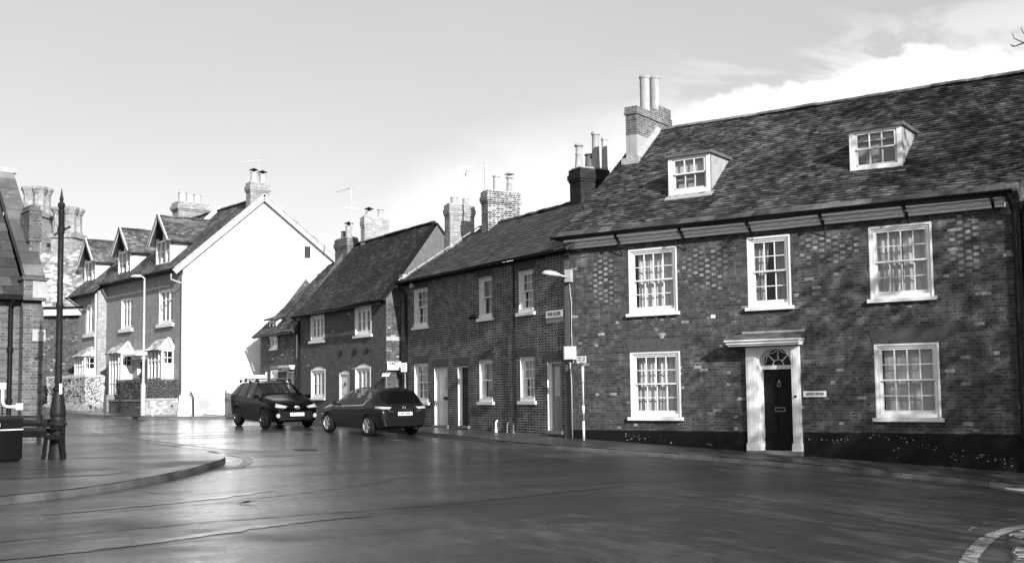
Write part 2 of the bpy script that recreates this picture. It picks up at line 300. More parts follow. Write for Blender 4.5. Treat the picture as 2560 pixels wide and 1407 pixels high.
# ------------------------------------------------------------ mesh helpers
ZB = {}
class MB:
    def __init__(s): s.v = []; s.f = []; s.uv = []; s.tone = []; s.mi = []
    def poly(s, pts, uv=None, tone=.5, mi=0):
        i = len(s.v); s.v += [tuple(p) for p in pts]; s.f.append(list(range(i, i+len(pts)))); s.uv.append(uv); s.tone.append(tone); s.mi.append(mi)
        return s
    def mesh(s, verts, faces, tone=.5, mi=0):
        i = len(s.v); s.v += [tuple(p) for p in verts]
        for f in faces: s.f.append([k+i for k in f]); s.uv.append(None); s.tone.append(tone); s.mi.append(mi)
        return s
    def box(s, x0, x1, y0, y1, z0, z1, tone=.5):
        v = [(x0, y0, z0), (x1, y0, z0), (x1, y1, z0), (x0, y1, z0), (x0, y0, z1), (x1, y0, z1), (x1, y1, z1), (x0, y1, z1)]
        return s.mesh(v, [(3, 2, 1, 0), (4, 5, 6, 7), (0, 1, 5, 4), (1, 2, 6, 5), (2, 3, 7, 6), (3, 0, 4, 7)], tone)
    def hexa(s, b, t_, tone=.5):                        # two quads (bottom, top), counter-clockwise from above
        return s.mesh(list(b)+list(t_), [(3, 2, 1, 0), (4, 5, 6, 7), (0, 1, 5, 4), (1, 2, 6, 5), (2, 3, 7, 6), (3, 0, 4, 7)], tone)
    def beam(s, a, b, wd, ht, up=(0, 0, 1), tone=.5):   # rectangular bar from a to b
        a, b = Vector(a), Vector(b); d = (b-a).normalized(); u = Vector(up)
        if abs(d.dot(u)) > .98: u = Vector((0, 1, 0))
        sd = d.cross(u).normalized()*wd/2; u = sd.cross(d).normalized()*ht/2
        q = lambda p: [p-sd-u, p+sd-u, p+sd+u, p-sd+u]
        v = q(a)+q(b)
        return s.mesh(v, [(0, 1, 2, 3), (7, 6, 5, 4), (0, 4, 5, 1), (1, 5, 6, 2), (2, 6, 7, 3), (3, 7, 4, 0)], tone)
    def tube(s, path, r, n=8, cap=True, tone=.5):
        path = [Vector(p) for p in path]; rs = r if isinstance(r, (list, tuple)) else [r]*len(path); i0 = len(s.v); u = None
        for k, p in enumerate(path):
            d = (path[min(k+1, len(path)-1)]-path[max(k-1, 0)]).normalized()
            if u is None: u = d.orthogonal().normalized()
            u = (u-d*u.dot(d)); u = u.normalized() if u.length > 1e-6 else d.orthogonal().normalized()
            vv = d.cross(u)
            for j in range(n):
                a = 2*math.pi*j/n; s.v.append(tuple(p+(u*math.cos(a)+vv*math.sin(a))*rs[k]))
        F = []
        for k in range(len(path)-1):
            for j in range(n):
                a = i0+k*n+j; b = i0+k*n+(j+1) % n; F.append([a, b, b+n, a+n])
        if cap: F.append([i0+j for j in reversed(range(n))]); F.append([i0+(len(path)-1)*n+j for j in range(n)])
        for f in F: s.f.append(f); s.uv.append(None); s.tone.append(tone); s.mi.append(0)
        return s
    def lathe(s, prof, c=(0, 0), n=20, rot=0., cap=True):         # prof: (r, z) from bottom to top
        i0 = len(s.v)
        for r, z in prof:
            for j in range(n):
                a = 2*math.pi*j/n+rot; s.v.append((c[0]+r*math.cos(a), c[1]+r*math.sin(a), z))
        F = []
        for k in range(len(prof)-1):
            for j in range(n):
                a = i0+k*n+j; b = i0+k*n+(j+1) % n; F.append([a, b, b+n, a+n])
        if cap: F.append([i0+j for j in reversed(range(n))]); F.append([i0+(len(prof)-1)*n+j for j in range(n)])
        for f in F: s.f.append(f); s.uv.append(None); s.tone.append(.5); s.mi.append(0)
        return s
    def xform(s, mtx, start=0):
        for i in range(start, len(s.v)): s.v[i] = tuple(mtx @ Vector(s.v[i]))
        return s
    def build(s, name, mat, parent=None, smooth=False, smooth_angle=None):
        zb = ZB.get(parent.name, 0) if parent else 0
        me = bpy.data.meshes.new(name); me.from_pydata([(v[0], v[1], v[2]-zb) for v in s.v], [], s.f)
        for mm in (mat if isinstance(mat, (list, tuple)) else [mat]): me.materials.append(MATS[mm])
        ul = me.uv_layers.new(name='UVMap'); at = me.attributes.new('tone', 'FLOAT', 'FACE')
        for p in me.polygons:
            at.data[p.index].value = s.tone[p.index]; p.material_index = s.mi[p.index]; p.use_smooth = smooth
            u = s.uv[p.index]
            nx, ny, nz = map(abs, p.normal)
            for k, li in enumerate(p.loop_indices):
                if u: ul.data[li].uv = u[k]; continue
                q = s.v[me.loops[li].vertex_index]
                ul.data[li].uv = (q[0], q[1]) if nz >= max(nx, ny) else ((q[0], q[2]) if ny >= nx else (q[1], q[2]))
        if smooth and smooth_angle:
            try: me.set_sharp_from_angle(angle=R_(smooth_angle))
            except Exception: pass
        o = bpy.data.objects.new(name, me); COL.objects.link(o)
        if parent: o.parent = parent; ZB[o.name] = zb
        return o
def tag(o, label, cat, group=None):
    o['label'] = label; o['category'] = cat
    if group: o['group'] = group
    return o
def thing(name, label, cat, loc=(0, 0, 0), rz=0., group=None, base=None):
    o = bpy.data.objects.new(name, None); COL.objects.link(o); o.empty_display_size = .3
    z = loc[2] if base is None else base
    o.location = (loc[0], loc[1], z); o.rotation_euler = (0, 0, rz); tag(o, label, cat, group)
    if base is not None: ZB[o.name] = base             # part meshes are written with heights above camera level
    return o
def structure(o): o['kind'] = 'structure'; return o
def text_mesh(body, size, depth=.002, bold=0.):
    cu = bpy.data.curves.new('lettering', 'FONT'); cu.body = body; cu.size = size; cu.extrude = depth; cu.offset = bold*size; cu.align_x = 'CENTER'; cu.align_y = 'CENTER'
    o = bpy.data.objects.new('lettering', cu); COL.objects.link(o)
    me = bpy.data.meshes.new_from_object(o.evaluated_get(bpy.context.evaluated_depsgraph_get()))
    bpy.data.objects.remove(o); bpy.data.curves.remove(cu); return me
def lettering(body, size, parent, mat, pos, xdir, ydir, wide=1., bold=0.):
    me = text_mesh(body, size, bold=bold); x, y = Vector(xdir).normalized(), Vector(ydir).normalized(); zb = ZB.get(parent.name, 0)
    M = Matrix((x*wide, y, x.cross(y))).transposed().to_4x4(); M.translation = Vector(pos)-Vector((0, 0, zb)); me.transform(M)
    me.materials.clear(); me.materials.append(MATS[mat]); o = bpy.data.objects.new('lettering', me); COL.objects.link(o); o.parent = parent; return o

# ------------------------------------------------------------ ground shape
GC = (-1.7553, -.3778, .0766, -.4355, -.0382, .1068, -.2545, -.0983, -.0278, -.5189)
def gz(x, y):                               # the street falls to the right and climbs away to the left
    x = max(-32, min(11.5, x))/20; y = max(0, min(62, y))/20
    return sum(c*b for c, b in zip(GC, (1, x, y, x*x, x*y, y*y, x*x*y, x*y*y, y**3, x**3)))

class Frame:                                # a facade: origin, direction; local x along it, y into the building
    def __init__(s, o, ang):
        s.o = o; s.a = R_(ang); s.d = Vector((math.cos(s.a), -math.sin(s.a))); s.n = Vector((-math.sin(s.a), -math.cos(s.a)))
    def w(s, x, y, z=None):
        p = Vector(s.o[:2])+s.d*x-s.n*y
        return Vector((p.x, p.y, gz(p.x, p.y) if z is None else z))
    def thing(s, name, label, cat, base, group=None):
        return thing(name, label, cat, (s.o[0], s.o[1], 0), -s.a, group, base)
FR = Frame((1.52, 31.53), 35.02)
FW = Frame((1.52, 31.53), 58.86)
FM = Frame((-4.56, 40.44), 54.5)
FT = Frame((-14.74, 50.), 50.49)
FG = Frame((-14.74, 50.), -12.)
FL = Frame((-12.26, 29.0), -40.)

# ------------------------------------------------------------ building helpers (all in facade coordinates)
def wall(mb, x0, x1, z0, z1, holes=(), y=0., rev=.16):
    """front wall with rectangular openings and their reveals"""
    xs = sorted({x0, x1, *[v for h in holes for v in h[:2]]}); zs = sorted({z0, z1, *[v for h in holes for v in h[2:4]]})
    for i in range(len(xs)-1):
        for k in range(len(zs)-1):
            a, b, c, d = xs[i], xs[i+1], zs[k], zs[k+1]; mx, mz = (a+b)/2, (c+d)/2
            if any(h[0] < mx < h[1] and h[2] < mz < h[3] for h in holes): continue
            mb.poly([(a, y, c), (b, y, c), (b, y, d), (a, y, d)], [(a, c), (b, c), (b, d), (a, d)])
    for h in holes:
        a, b, c, d = h[:4]; r = rev
        mb.poly([(a, y, c), (a, y, d), (a, y+r, d), (a, y+r, c)], [(a, c), (a, d), (a+r, d), (a+r, c)])
        mb.poly([(b, y+r, c), (b, y+r, d), (b, y, d), (b, y, c)], [(b+r, c), (b+r, d), (b, d), (b, c)])
        mb.poly([(a, y, d), (b, y, d), (b, y+r, d), (a, y+r, d)], [(a, d), (b, d), (b, d+r), (a, d+r)])
        mb.poly([(a, y+r, c), (b, y+r, c), (b, y, c), (a, y, c)], [(a, c-r), (b, c-r), (b, c), (a, c)])
    return mb
def side(mb, pts):                           # planar polygon seen from outside, uv from (y, z)
    return mb.poly(pts, [(p[1]+p[0]*.37, p[2]) for p in pts])
def arch_fill(mb, x0, x1, zs, zt, y0, y1, n=10):   # brick corners above a segmental arch springing at zs, crown zt
    hw = (x1-x0)/2; c = (x0+x1)/2; rise = zt-zs; r = (hw*hw+rise*rise)/(2*rise); zc = zt-r
    P = [(x0+(x1-x0)*i/n, zc+math.sqrt(max(0, r*r-(x0+(x1-x0)*i/n-c)**2))) for i in range(n+1)]
    for (xa, za), (xb, zb) in zip(P, P[1:]):
        mb.poly([(xa, y0, za), (xb, y0, zb), (xb, y0, zt+.002), (xa, y0, zt+.002)], [(xa, za), (xb, zb), (xb, zt), (xa, zt)])
        mb.poly([(xa, y0, za), (xa, y1, za), (xb, y1, zb), (xb, y0, zb)])
    return P
def curtain(mb, x0, x1, z0, z1, y, waves, amp=.03, gather=0., ph=0.):
    n = max(8, int(waves*8)); xm = (x0+x1)/2
    for k in range(3):
        za, zb = z0+(z1-z0)*k/3, z0+(z1-z0)*(k+1)/3
        def pt(i, z):
            f = i/n; g = 1-gather*(1-(z-z0)/(z1-z0))
            return (x0+(x1-x0)*f*g, y+amp*math.sin(f*waves*6.283+ph)+amp*.4*math.sin(f*waves*15.1+ph), z)
        for i in range(n): mb.poly([pt(i, za), pt(i+1, za), pt(i+1, zb), pt(i, zb)])
def window(F, x0, x1, z0, z1, cols=3, rows=2, rec=.1, fw=.07, kind='sash', sill=(.06, .09, .09), cur=None, cmat='curtain', y=0., arch=0., sashw=.045, bar=.02, room=1.1, label=None, mat='white_paint', blind=0.):
    yf = y+rec; fd = .12
    f = MB()
    f.box(x0, x0+fw, yf, yf+fd, z0, z1); f.box(x1-fw, x1, yf, yf+fd, z0, z1)
    f.box(x0+fw, x1-fw, yf, yf+fd, z1-fw*.8, z1); f.box(x0+fw, x1-fw, yf, yf+fd, z0, z0+fw)
    if rec < .05:                            # outer moulding of a flush box frame
        f.box(x0-.025, x0+.02, yf-.03, yf, z0, z1+.03); f.box(x1-.02, x1+.025, yf-.03, yf, z0, z1+.03); f.box(x0+.02, x1-.02, yf-.03, yf, z1-.02, z1+.03)
    if arch:                                 # solid white head under a segmental arch
        c = (x0+x1)/2; n = 10; hw = (x1-x0)/2; r = (hw*hw+arch*arch)/(2*arch); zc = z1+arch-r
        top = [(x0+(x1-x0)*i/n, zc+math.sqrt(max(0, r*r-(x0+(x1-x0)*i/n-c)**2))) for i in range(n+1)]
        for (xa, za), (xb, zb) in zip(top, top[1:]): f.poly([(xa, yf, z1-.001), (xb, yf, z1-.001), (xb, yf, zb), (xa, yf, za)])
    win = f.build('window', mat, F)
    if label: win['label'] = label
    a, b, c, d = x0+fw, x1-fw, z0+fw, z1-fw*.8; zm = (c+d)/2
    if kind == 'sash':
        for k, (lo, hi, ys) in enumerate(((zm, d, yf+.025), (c, zm+.03, yf+.07))):
            s = MB(); sw = sashw; bot = sw*(1.7 if k else .75)
            s.box(a, a+sw, ys, ys+.04, lo, hi); s.box(b-sw, b, ys, ys+.04, lo, hi)
            s.box(a+sw, b-sw, ys, ys+.04, hi-sw*(.75 if k else 1), hi); s.box(a+sw, b-sw, ys, ys+.04, lo, lo+bot)
            il, ih = lo+bot, hi-sw*(.75 if k else 1)
            for i in range(1, cols): xx = a+sw+(b-a-2*sw)*i/cols; s.box(xx-bar/2, xx+bar/2, ys+.006, ys+.036, il, ih)
            for i in range(1, rows): zz = il+(ih-il)*i/rows; s.box(a+sw, b-sw, ys+.008, ys+.034, zz-bar/2, zz+bar/2)
            s.build('sash', mat, win)
            MB().poly([(a+sw, ys+.02, il), (b-sw, ys+.02, il), (b-sw, ys+.02, ih), (a+sw, ys+.02, ih)]).build('pane', 'glass', win)
    else:                                    # casement: lights side by side
        for i in range(cols):
            s = MB(); xa = a+(b-a)*i/cols; xb = a+(b-a)*(i+1)/cols; sw = sashw; ys = yf+.02
            s.box(xa, xa+sw, ys, ys+.05, c, d); s.box(xb-sw, xb, ys, ys+.05, c, d); s.box(xa+sw, xb-sw, ys, ys+.05, c, c+sw*1.2); s.box(xa+sw, xb-sw, ys, ys+.05, d-sw, d)
            for k in range(1, rows):
                zz = (c+d)/2+(d-c)*.0 if rows == 2 else c+(d-c)*k/rows
                if kind == 'topbar': zz = d-(d-c)*.30
                s.box(xa+sw, xb-sw, ys+.01, ys+.04, zz-bar/2, zz+bar/2)
            s.build('sash', mat, win)
        MB().poly([(a, yf+.045, c), (b, yf+.045, c), (b, yf+.045, d), (a, yf+.045, d)]).build('pane', 'glass', win)
    if sill:
        ov, h, pr = sill
        MB().box(x0-ov, x1+ov, y-pr, yf+.06, z0-h, z0-.004).build('sill', mat, win)
    if cur:
        m = MB()
        for (fa, fb, waves, gather, top) in cur:
            curtain(m, a+(b-a)*fa, a+(b-a)*fb, c+.01, c+(d-c)*top, yf+.2, waves, .015, gather, random.random()*6)
        m.build('curtain', cmat, win)
    if blind: MB().box(a+.01, b-.01, yf+.15, yf+.155, d-(d-c)*blind, d).build('blind', 'curtain', win)
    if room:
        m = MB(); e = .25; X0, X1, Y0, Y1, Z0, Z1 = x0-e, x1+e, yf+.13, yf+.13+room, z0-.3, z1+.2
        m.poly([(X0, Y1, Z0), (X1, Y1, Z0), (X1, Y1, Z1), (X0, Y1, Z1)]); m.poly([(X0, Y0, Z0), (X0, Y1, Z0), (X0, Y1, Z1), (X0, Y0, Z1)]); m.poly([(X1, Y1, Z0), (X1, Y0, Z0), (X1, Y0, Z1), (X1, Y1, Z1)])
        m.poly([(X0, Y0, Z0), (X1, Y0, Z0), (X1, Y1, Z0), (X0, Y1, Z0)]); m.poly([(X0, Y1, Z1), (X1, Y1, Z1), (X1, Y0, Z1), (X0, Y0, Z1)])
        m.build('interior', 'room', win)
    return win
def tile_roof(F, A, B, C_, D, mat, gauge=.1, tw=.17, th=.014, name='roof', sag=0., thick=.05, clip=None, slab=True, jit=1.):
    """real overlapping tiles from eave A-B up to ridge D-C, on a slab"""
    A, B, C_, D = map(Vector, (A, B, C_, D)); N = (B-A).cross(D-A).normalized()
    if N.z < 0: N = -N
    ph = random.random()*6
    def P(u, v, h=0.):
        q = A.lerp(B, u).lerp(D.lerp(C_, u), v)
        if sag: q = q - N*(sag*math.sin(math.pi*v)*(.6+.5*math.sin(u*5.1+ph)) + sag*.35*math.sin(u*13+v*7+ph))
        return q+N*h
    m = MB(); rows = max(2, int(((D-A).length+(C_-B).length)/2/gauge))
    for r in range(rows):
        v0, v1 = r/rows, min(1., (r+1.25)/rows); W_ = A.lerp(D, v0).lerp(B.lerp(C_, v0), 1); L = (B.lerp(C_, v0)-A.lerp(D, v0)).length
        n = max(1, int(L/tw)); off = .5*(r % 2); dv = .12/rows*jit
        for k in range(-1, n+1):
            a, b = (k+off)/n, (k+1+off)/n-.004/max(L, .1); a = max(a, 0); b = min(b, 1)
            if b-a < .15/n: continue
            if clip and clip((a+b)/2, (v0+v1)/2): continue
            j = random.uniform(-1, 1)*dv; t0 = th*random.uniform(.75, 1.5); t1 = th*random.uniform(.75, 1.5)
            p = [P(a, max(0, v0+j), t0), P(b, max(0, v0+j), t1), P(b, v1, .003), P(a, v1, .003), P(a, max(0, v0+j), -.004), P(b, max(0, v0+j), -.004)]
            m.mesh(p, [(0, 1, 2, 3), (4, 5, 1, 0), (4, 0, 3), (1, 5, 2)], random.random())
    if slab:
        g = 10
        for i in range(g):
            for k in range(g):
                if clip and clip((i+.5)/g, (k+.5)/g): continue
                u0, u1, v0, v1 = i/g, (i+1)/g, k/g, (k+1)/g
                m.poly([P(u0, v0, -.006), P(u1, v0, -.006), P(u1, v1, -.006), P(u0, v1, -.006)], tone=.2)
                m.poly([P(u0, v1, -thick), P(u1, v1, -thick), P(u1, v0, -thick), P(u0, v0, -thick)], tone=.2)
        for k in range(g):
            a, b = k/g, (k+1)/g
            m.poly([P(0, a, -thick), P(0, a, 0), P(0, b, 0), P(0, b, -thick)], tone=.3); m.poly([P(1, b, -thick), P(1, b, 0), P(1, a, 0), P(1, a, -thick)], tone=.3)
            m.poly([P(a, 0, -thick), P(b, 0, -thick), P(b, 0, 0), P(a, 0, 0)], tone=.3)
    return m.build(name, mat, F)
def ridge(F, a, b, mat, r=.13, step=.42, parent=None, name='ridge_tiles'):
    a, b = Vector(a), Vector(b); d = (b-a); n = max(1, int(d.length/step)); m = MB()
    dn = d.normalized(); sx = dn.cross(Vector((0, 0, 1))).normalized()
    for k in range(n):
        p, q = a+d*(k+.01)/n, a+d*(k+.985)/n; rr = r*random.uniform(.94, 1.06); jz = random.uniform(-.012, .012); tn = random.random(); pr = []
        for w_ in (p, q):
            pr.append([w_+sx*rr*math.cos(t)+Vector((0, 0, rr*.8*math.sin(t)-.02+jz)) for t in [math.pi*i/6 for i in range(7)]])
        m.mesh(pr[0]+pr[1], [(i, i+1, i+8, i+7) for i in range(6)]+[tuple(range(7))[::-1], tuple(range(7, 14))], tn)
    return m.build(name, mat, parent or F)
def pot(parent, x, y, z0, z1, r=.13, mat='terracotta', style=0, cowl=False):
    h = z1-z0
    pr = {0: [(r*1.15, 0), (r*1.15, .05), (r, .07), (r*.86, h*.9), (r*1.08, h*.91), (r*1.08, h*.97), (r*.85, h)],
          1: [(r*1.2, 0), (r*1.05, h*.1), (r*.82, h*.55), (r*.95, h*.6), (r*.8, h*.66), (r*.8, h*.88), (r*1.15, h*.93), (r*1.1, h)],
          2: [(r, 0), (r, h*.93), (r*1.12, h*.94), (r*1.12, h)]}[style]
    m = MB().lathe([(a, z0+b) for a, b in pr]+[(r*.7, z1), (r*.7, z1-.08)], (x, y), 16); o = m.build('chimney_pot', mat, parent, True, 40)
    if cowl: MB().lathe([(r*.5, z1), (r*.5, z1+.08), (r*1.5, z1+.1), (r*.2, z1+.19)], (x, y), 14).build('cowl', 'iron_dark' if cowl == 1 else mat, parent, True, 40)
    return o
def chimney(F, x0, x1, y0, y1, z0, z1, mat, corbel=.05, pots=(), band=True, cap='lead_pale', flash=None):
    m = MB(); m.box(x0, x1, y0, y1, z0, z1-.42)
    c = corbel; zs = z1-.42
    m.box(x0-c*.5, x1+c*.5, y0-c*.5, y1+c*.5, zs, zs+.08); m.box(x0-c, x1+c, y0-c, y1+c, zs+.08, zs+.25); m.box(x0-c*.4, x1+c*.4, y0-c*.4, y1+c*.4, zs+.25, z1)
    ch = m.build('chimney', mat, F)
    MB().box(x0+.03, x1-.03, y0+.03, y1-.03, z1, z1+.05).build('flaunching', cap, ch)
    for p in pots: pot(ch, p[0], p[1], z1+.04, p[2], *p[3:])
    return ch
def gutter(F, x0, x1, y, z, mat='black_gloss', r=.06, name='gutter'):
    m = MB(); n = 8; seg = max(2, int((x1-x0)/1.5))
    ring = [(r*math.cos(math.pi+math.pi*i/n), r*math.sin(math.pi+math.pi*i/n)) for i in range(n+1)]; inner = [(a*.86, b*.86) for a, b in reversed(ring)]; R = ring+inner
    v = [(x, y+a, z+b) for x in (x0, x1) for a, b in R]; k = len(R)
    m.mesh(v, [(i, (i+1) % k, k+(i+1) % k, k+i) for i in range(k)]+[tuple(range(k))[::-1], tuple(range(k, 2*k))])
    return m.build(name, mat, F, True, 40)
def pipe(F, path, r=.045, mat='black_gloss', name='drainpipe', collars=()):
    m = MB().tube(path, r, 10)
    for z in collars:
        x, y = path[-1][0], path[-1][1]; m.tube([(x, y, z), (x, y, z+.09)], r*1.35, 10)
    return m.build(name, mat, F, True, 40)
def shell(F, mb, x0, x1, y1, z0, z1, mat_mb=True):  # plain side and rear walls
    mb.poly([(x0, 0, z0), (x0, 0, z1), (x0, y1, z1), (x0, y1, z0)], [(0, z0), (0, z1), (y1, z1), (y1, z0)])
    mb.poly([(x1, y1, z0), (x1, y1, z1), (x1, 0, z1), (x1, 0, z0)], [(y1, z0), (y1, z1), (0, z1), (0, z0)])
    mb.poly([(x1, y1, z0), (x0, y1, z0), (x0, y1, z1), (x1, y1, z1)], [(x1, z0), (x0, z0), (x0, z1), (x1, z1)])

# ------------------------------------------------------------ the long brick house on the right
def right_house():
    H = FR.thing('brick_house', 'long mottled brick house with two roof dormers and an arched white doorway', 'house', -1.55)
    wins = [('LL', 2.055, 3.505, -.70, 1.01), ('UL', 2.065, 3.47, 2.085, 3.795), ('UM', 5.51, 6.60, 2.07, 3.82), ('UR', 8.61, 10.02, 2.10, 3.80), ('LR', 8.645, 10.08, -.70, 1.005)]
    holes = [(a, b, c, d) for _, a, b, c, d in wins]+[(5.70, 6.60, -1.62, 1.05)]
    m = MB(); wall(m, 0, 11.95, -2.3, 4.3, holes, rev=.14)
    rz = 8.1; ry = 4.35
    for x, s in ((0, 1), (11.95, -1)):
        pts = [(x, 0, -2.3), (x, 0, 4.3), (x, ry, rz-.1), (x, ry*2, 4.3), (x, ry*2, -2.3)]; side(m, pts if s > 0 else pts[::-1])
    m.poly([(11.95, ry*2, -2.3), (0, ry*2, -2.3), (0, ry*2, 4.3), (11.95, ry*2, 4.3)], [(11.95, -2.3), (0, -2.3), (0, 4.3), (11.95, 4.3)])
    m.build('wall', 'brick_mottled', H)
    # rubbed-brick lintels, tarred plinth
    for a, b in ((1.9, 3.62), (8.5, 10.36)):
        l = MB(); l.hexa([(a+.1, -.012, 1.03), (b-.1, -.012, 1.03), (b-.1, 0, 1.03), (a+.1, 0, 1.03)], [(a, -.012, 1.37), (b, -.012, 1.37), (b, 0, 1.37), (a, 0, 1.37)])
        l.build('lintel', 'rubbed_brick', H)
    xs = [0, 1.4, 2.77, 4.1, 5.36]; xr = [6.86, 8.2, 9.6, 10.8, 11.95]
    for X in (xs, xr):
        p = MB()
        for a, b in zip(X, X[1:]):
            p.hexa([(a, -.035, -2.2), (b, -.035, -2.2), (b, .01, -2.2), (a, .01, -2.2)], [(a, -.028, -1.08), (b, -.028, -1.09), (b, .01, -1.05), (a, .01, -1.05)])
        p.build('plinth', 'tar_paint', H)
    fl = MB(); rnd = random.Random(5)                    # flaked patches of bare lime on the plinth
    spots = [(2.35, -1.22, .5, 22), (4.3, -1.36, .16, 5), (7.5, -1.25, .5, 14), (7.9, -1.15, .2, 5), (8.6, -1.13, .35, 9), (9.3, -1.2, .25, 6), (9.9, -1.35, .3, 8), (10.4, -1.6, .3, 10), (10.9, -1.55, .35, 12), (11.4, -1.66, .3, 16), (6.95, -1.2, .15, 4), (9.1, -1.45, .2, 4), (3.1, -1.4, .3, 4)]
    for cx_, cz_, rad, n in spots:
        for _ in range(n):
            x, z = cx_+rnd.gauss(0, rad*.5), cz_+rnd.gauss(0, .055); k = rnd.randint(5, 7); rr = rnd.uniform(.006, .021)
            if not (0.05 < x < 5.3 or 6.9 < x < 11.9) or z > -1.1: continue
            fl.poly([(x+rr*rnd.uniform(.6, 1.7)*math.cos(6.283*i/k), -.0375, z+rr*rnd.uniform(.5, 1.1)*math.sin(6.283*i/k)) for i in range(k)])
    fl.build('flaked_lime', 'flake', H)['kind'] = 'stuff'
    for x in (5.13, 7.09):
        MB().tube([(x, -.05, -1.32), (x, .02, -1.32)], .115, 18).build('vent', 'ink', H)
    MB().box(4.445, 4.56, -.02, 0, 1.85, 1.94).build('plaque', 'sign_white', H)
    # cornice with dentils, gutter on iron brackets
    c = MB(); segs = [.17, 1.78, 1.88, 3.70, 3.80, 5.58, 5.68, 7.47, 7.57, 9.47, 9.57, 11.4, 11.47, 11.66]
    for a, b in zip(segs[::2], segs[1::2]):
        c.box(a, b, -.15, 0, 3.99, 4.06); c.box(a, b, -.21, 0, 4.06, 4.13); c.box(a, b, -.335, 0, 4.16, 4.232)
    c.box(.17, 11.66, -.215, 0, 4.13, 4.16)
    x = .3
    while x < 11.5: c.box(x, x+.15, -.258, -.21, 4.088, 4.122); x += .40
    c.build('cornice', 'white_paint', H)
    gutter(H, -.2, 11.9, -.41, 4.325, r=.07)
    MB().box(-.1, 11.9, -.33, 0, 4.235, 4.29).build('soffit', 'black_paint', H)
    for x, z in ((1.83, 3.68), (3.752, 3.69), (5.63, 3.79), (7.52, 3.70), (9.52, 3.83), (11.435, 3.86)):
        b = MB(); b.box(x-.02, x+.02, -.36, 0, 4.10, 4.25); b.beam((x, -.30, 4.2), (x+.02, -.01, z), .018, .018); b.build('gutter_bracket', 'black_paint', H)
    # roof: two slopes of old clay tiles
    tan = (rz-4.28)/(ry+.38)
    roof = tile_roof(H, (-.02, -.40, 4.30), (12.0, -.40, 4.26), (12.25, ry, rz), (.12, ry, rz), 'tile_old', .125, .18, .034, sag=.06, clip=None, thick=.09)
    MB().poly([(-.02, ry*2+.3, 4.2), (.12, ry, rz-.01), (12.25, ry, rz-.01), (12.0, ry*2+.3, 4.2)]).build('rear_roof', 'tile_old', H)
    e = MB()                                              # slabby stone eaves course
    x = -.02; rnd = random.Random(3)
    sn, cs = math.sin(math.atan(tan)), math.cos(math.atan(tan))
    while x < 11.98:
        wd = rnd.uniform(.35, .6); x2 = min(x+wd, 12.0); y0, z0 = -.43, 4.275; L = .30
        e.hexa([(x, y0, z0), (x2-.008, y0, z0), (x2-.008, y0+L*cs, z0+L*sn), (x, y0+L*cs, z0+L*sn)], [(x-.0, y0-.02*sn, z0+.05), (x2-.008, y0-.02*sn, z0+.05), (x2-.008, y0+L*cs-.02*sn, z0+L*sn+.03), (x, y0+L*cs-.02*sn, z0+L*sn+.03)], rnd.random()); x = x2
    e.build('eaves_slabs', 'tile_old', H)
    ridge(H, (.95, ry, rz+.02), (12.25, ry, rz+.02), 'ridge_clay', .12, .45)
    # windows
    K = dict(cols=4, rows=2, rec=.02, fw=.085, sashw=.05, bar=.022, sill=(.09, .09, .09))
    cur2 = [(0, 1, 7, 0, 1)]
    window(H, *wins[0][1:], **K, cur=[(0, .46, 4, .06, 1), (.48, 1, 4, 0, 1)], cmat='curtain', label='lower sash window on the left with full length pale curtains')
    window(H, *wins[1][1:], **K, cur=[(.05, 1, 7, .02, 1)], label='upper sash window on the left with drawn pale curtains')
    window(H, *wins[2][1:], **{**K, 'cols': 3}, cur=[(0, .45, 4, .45, 1), (.62, 1, 3, 0, 1)], cmat='curtain_grey', label='narrow upper sash window with tied back curtains over the doorway')
    window(H, *wins[3][1:], **K, cur=[(0, .5, 5, .04, 1), (.5, 1, 3, 0, 1)], cmat='curtain', label='upper sash window on the right with pale curtains')
    wr = window(H, *wins[4][1:], **K, cur=[(.04, 1, 3, 0, 1)], cmat='net', label='lower sash window on the right with a dotted net curtain')
    d = MB()
    for i in range(9):
        for k in range(11):
            x = 9.15+.10*i+.05*(k % 2); z = -.5+.125*k
            if x < 9.95: d.box(x-.012, x+.012, .17, .176, z-.016, z+.016)
    d.build('net_dots', 'curtain', wr)
    # doorway
    case = MB()
    for a, b in ((5.41, 5.70), (6.60, 6.80)):
        case.box(a, b, -.10, .0, -1.36, 1.06); case.box(a-.025, b+.02, -.125, .0, -1.60, -1.36); case.box(a-.012, b+.01, -.112, 0, -1.36, -1.33)
        case.box(a+.05, b-.05, -.112, -.10, -1.2, .9)
    n = 16; cxx, r, zc = 6.15, .43, .60                   # arched head panel
    for i in range(n):
        a0, a1 = math.pi*i/n, math.pi*(i+1)/n
        xa, za, xb, zb = cxx+r*math.cos(a0), zc+r*math.sin(a0), cxx+r*math.cos(a1), zc+r*math.sin(a1)
        case.poly([(xb, -.05, zb), (xa, -.05, za), (xa, -.05, 1.06), (xb, -.05, 1.06)]); case.poly([(xa, -.05, za), (xb, -.05, zb), (xb, .3, zb), (xa, .3, za)])
    case.poly([(5.70, -.05, zc), (5.72, -.05, zc), (5.72, -.05, 1.06), (5.70, -.05, 1.06)]); case.poly([(6.58, -.05, zc), (6.60, -.05, zc), (6.60, -.05, 1.06), (6.58, -.05, 1.06)])
    case.box(5.70, 5.72, -.05, .3, -1.6, zc); case.box(6.58, 6.60, -.05, .3, -1.6, zc)
    for k in range(3):                                    # reveal panels
        z0 = (-1.45, -.75, -.05)[k]; case.box(5.72, 5.735, .02, .24, z0, z0+.6)
    case.box(5.72, 6.58, .16, .28, .50, .60)
    dc = case.build('door_case', 'white_paint', H)
    hood = MB()
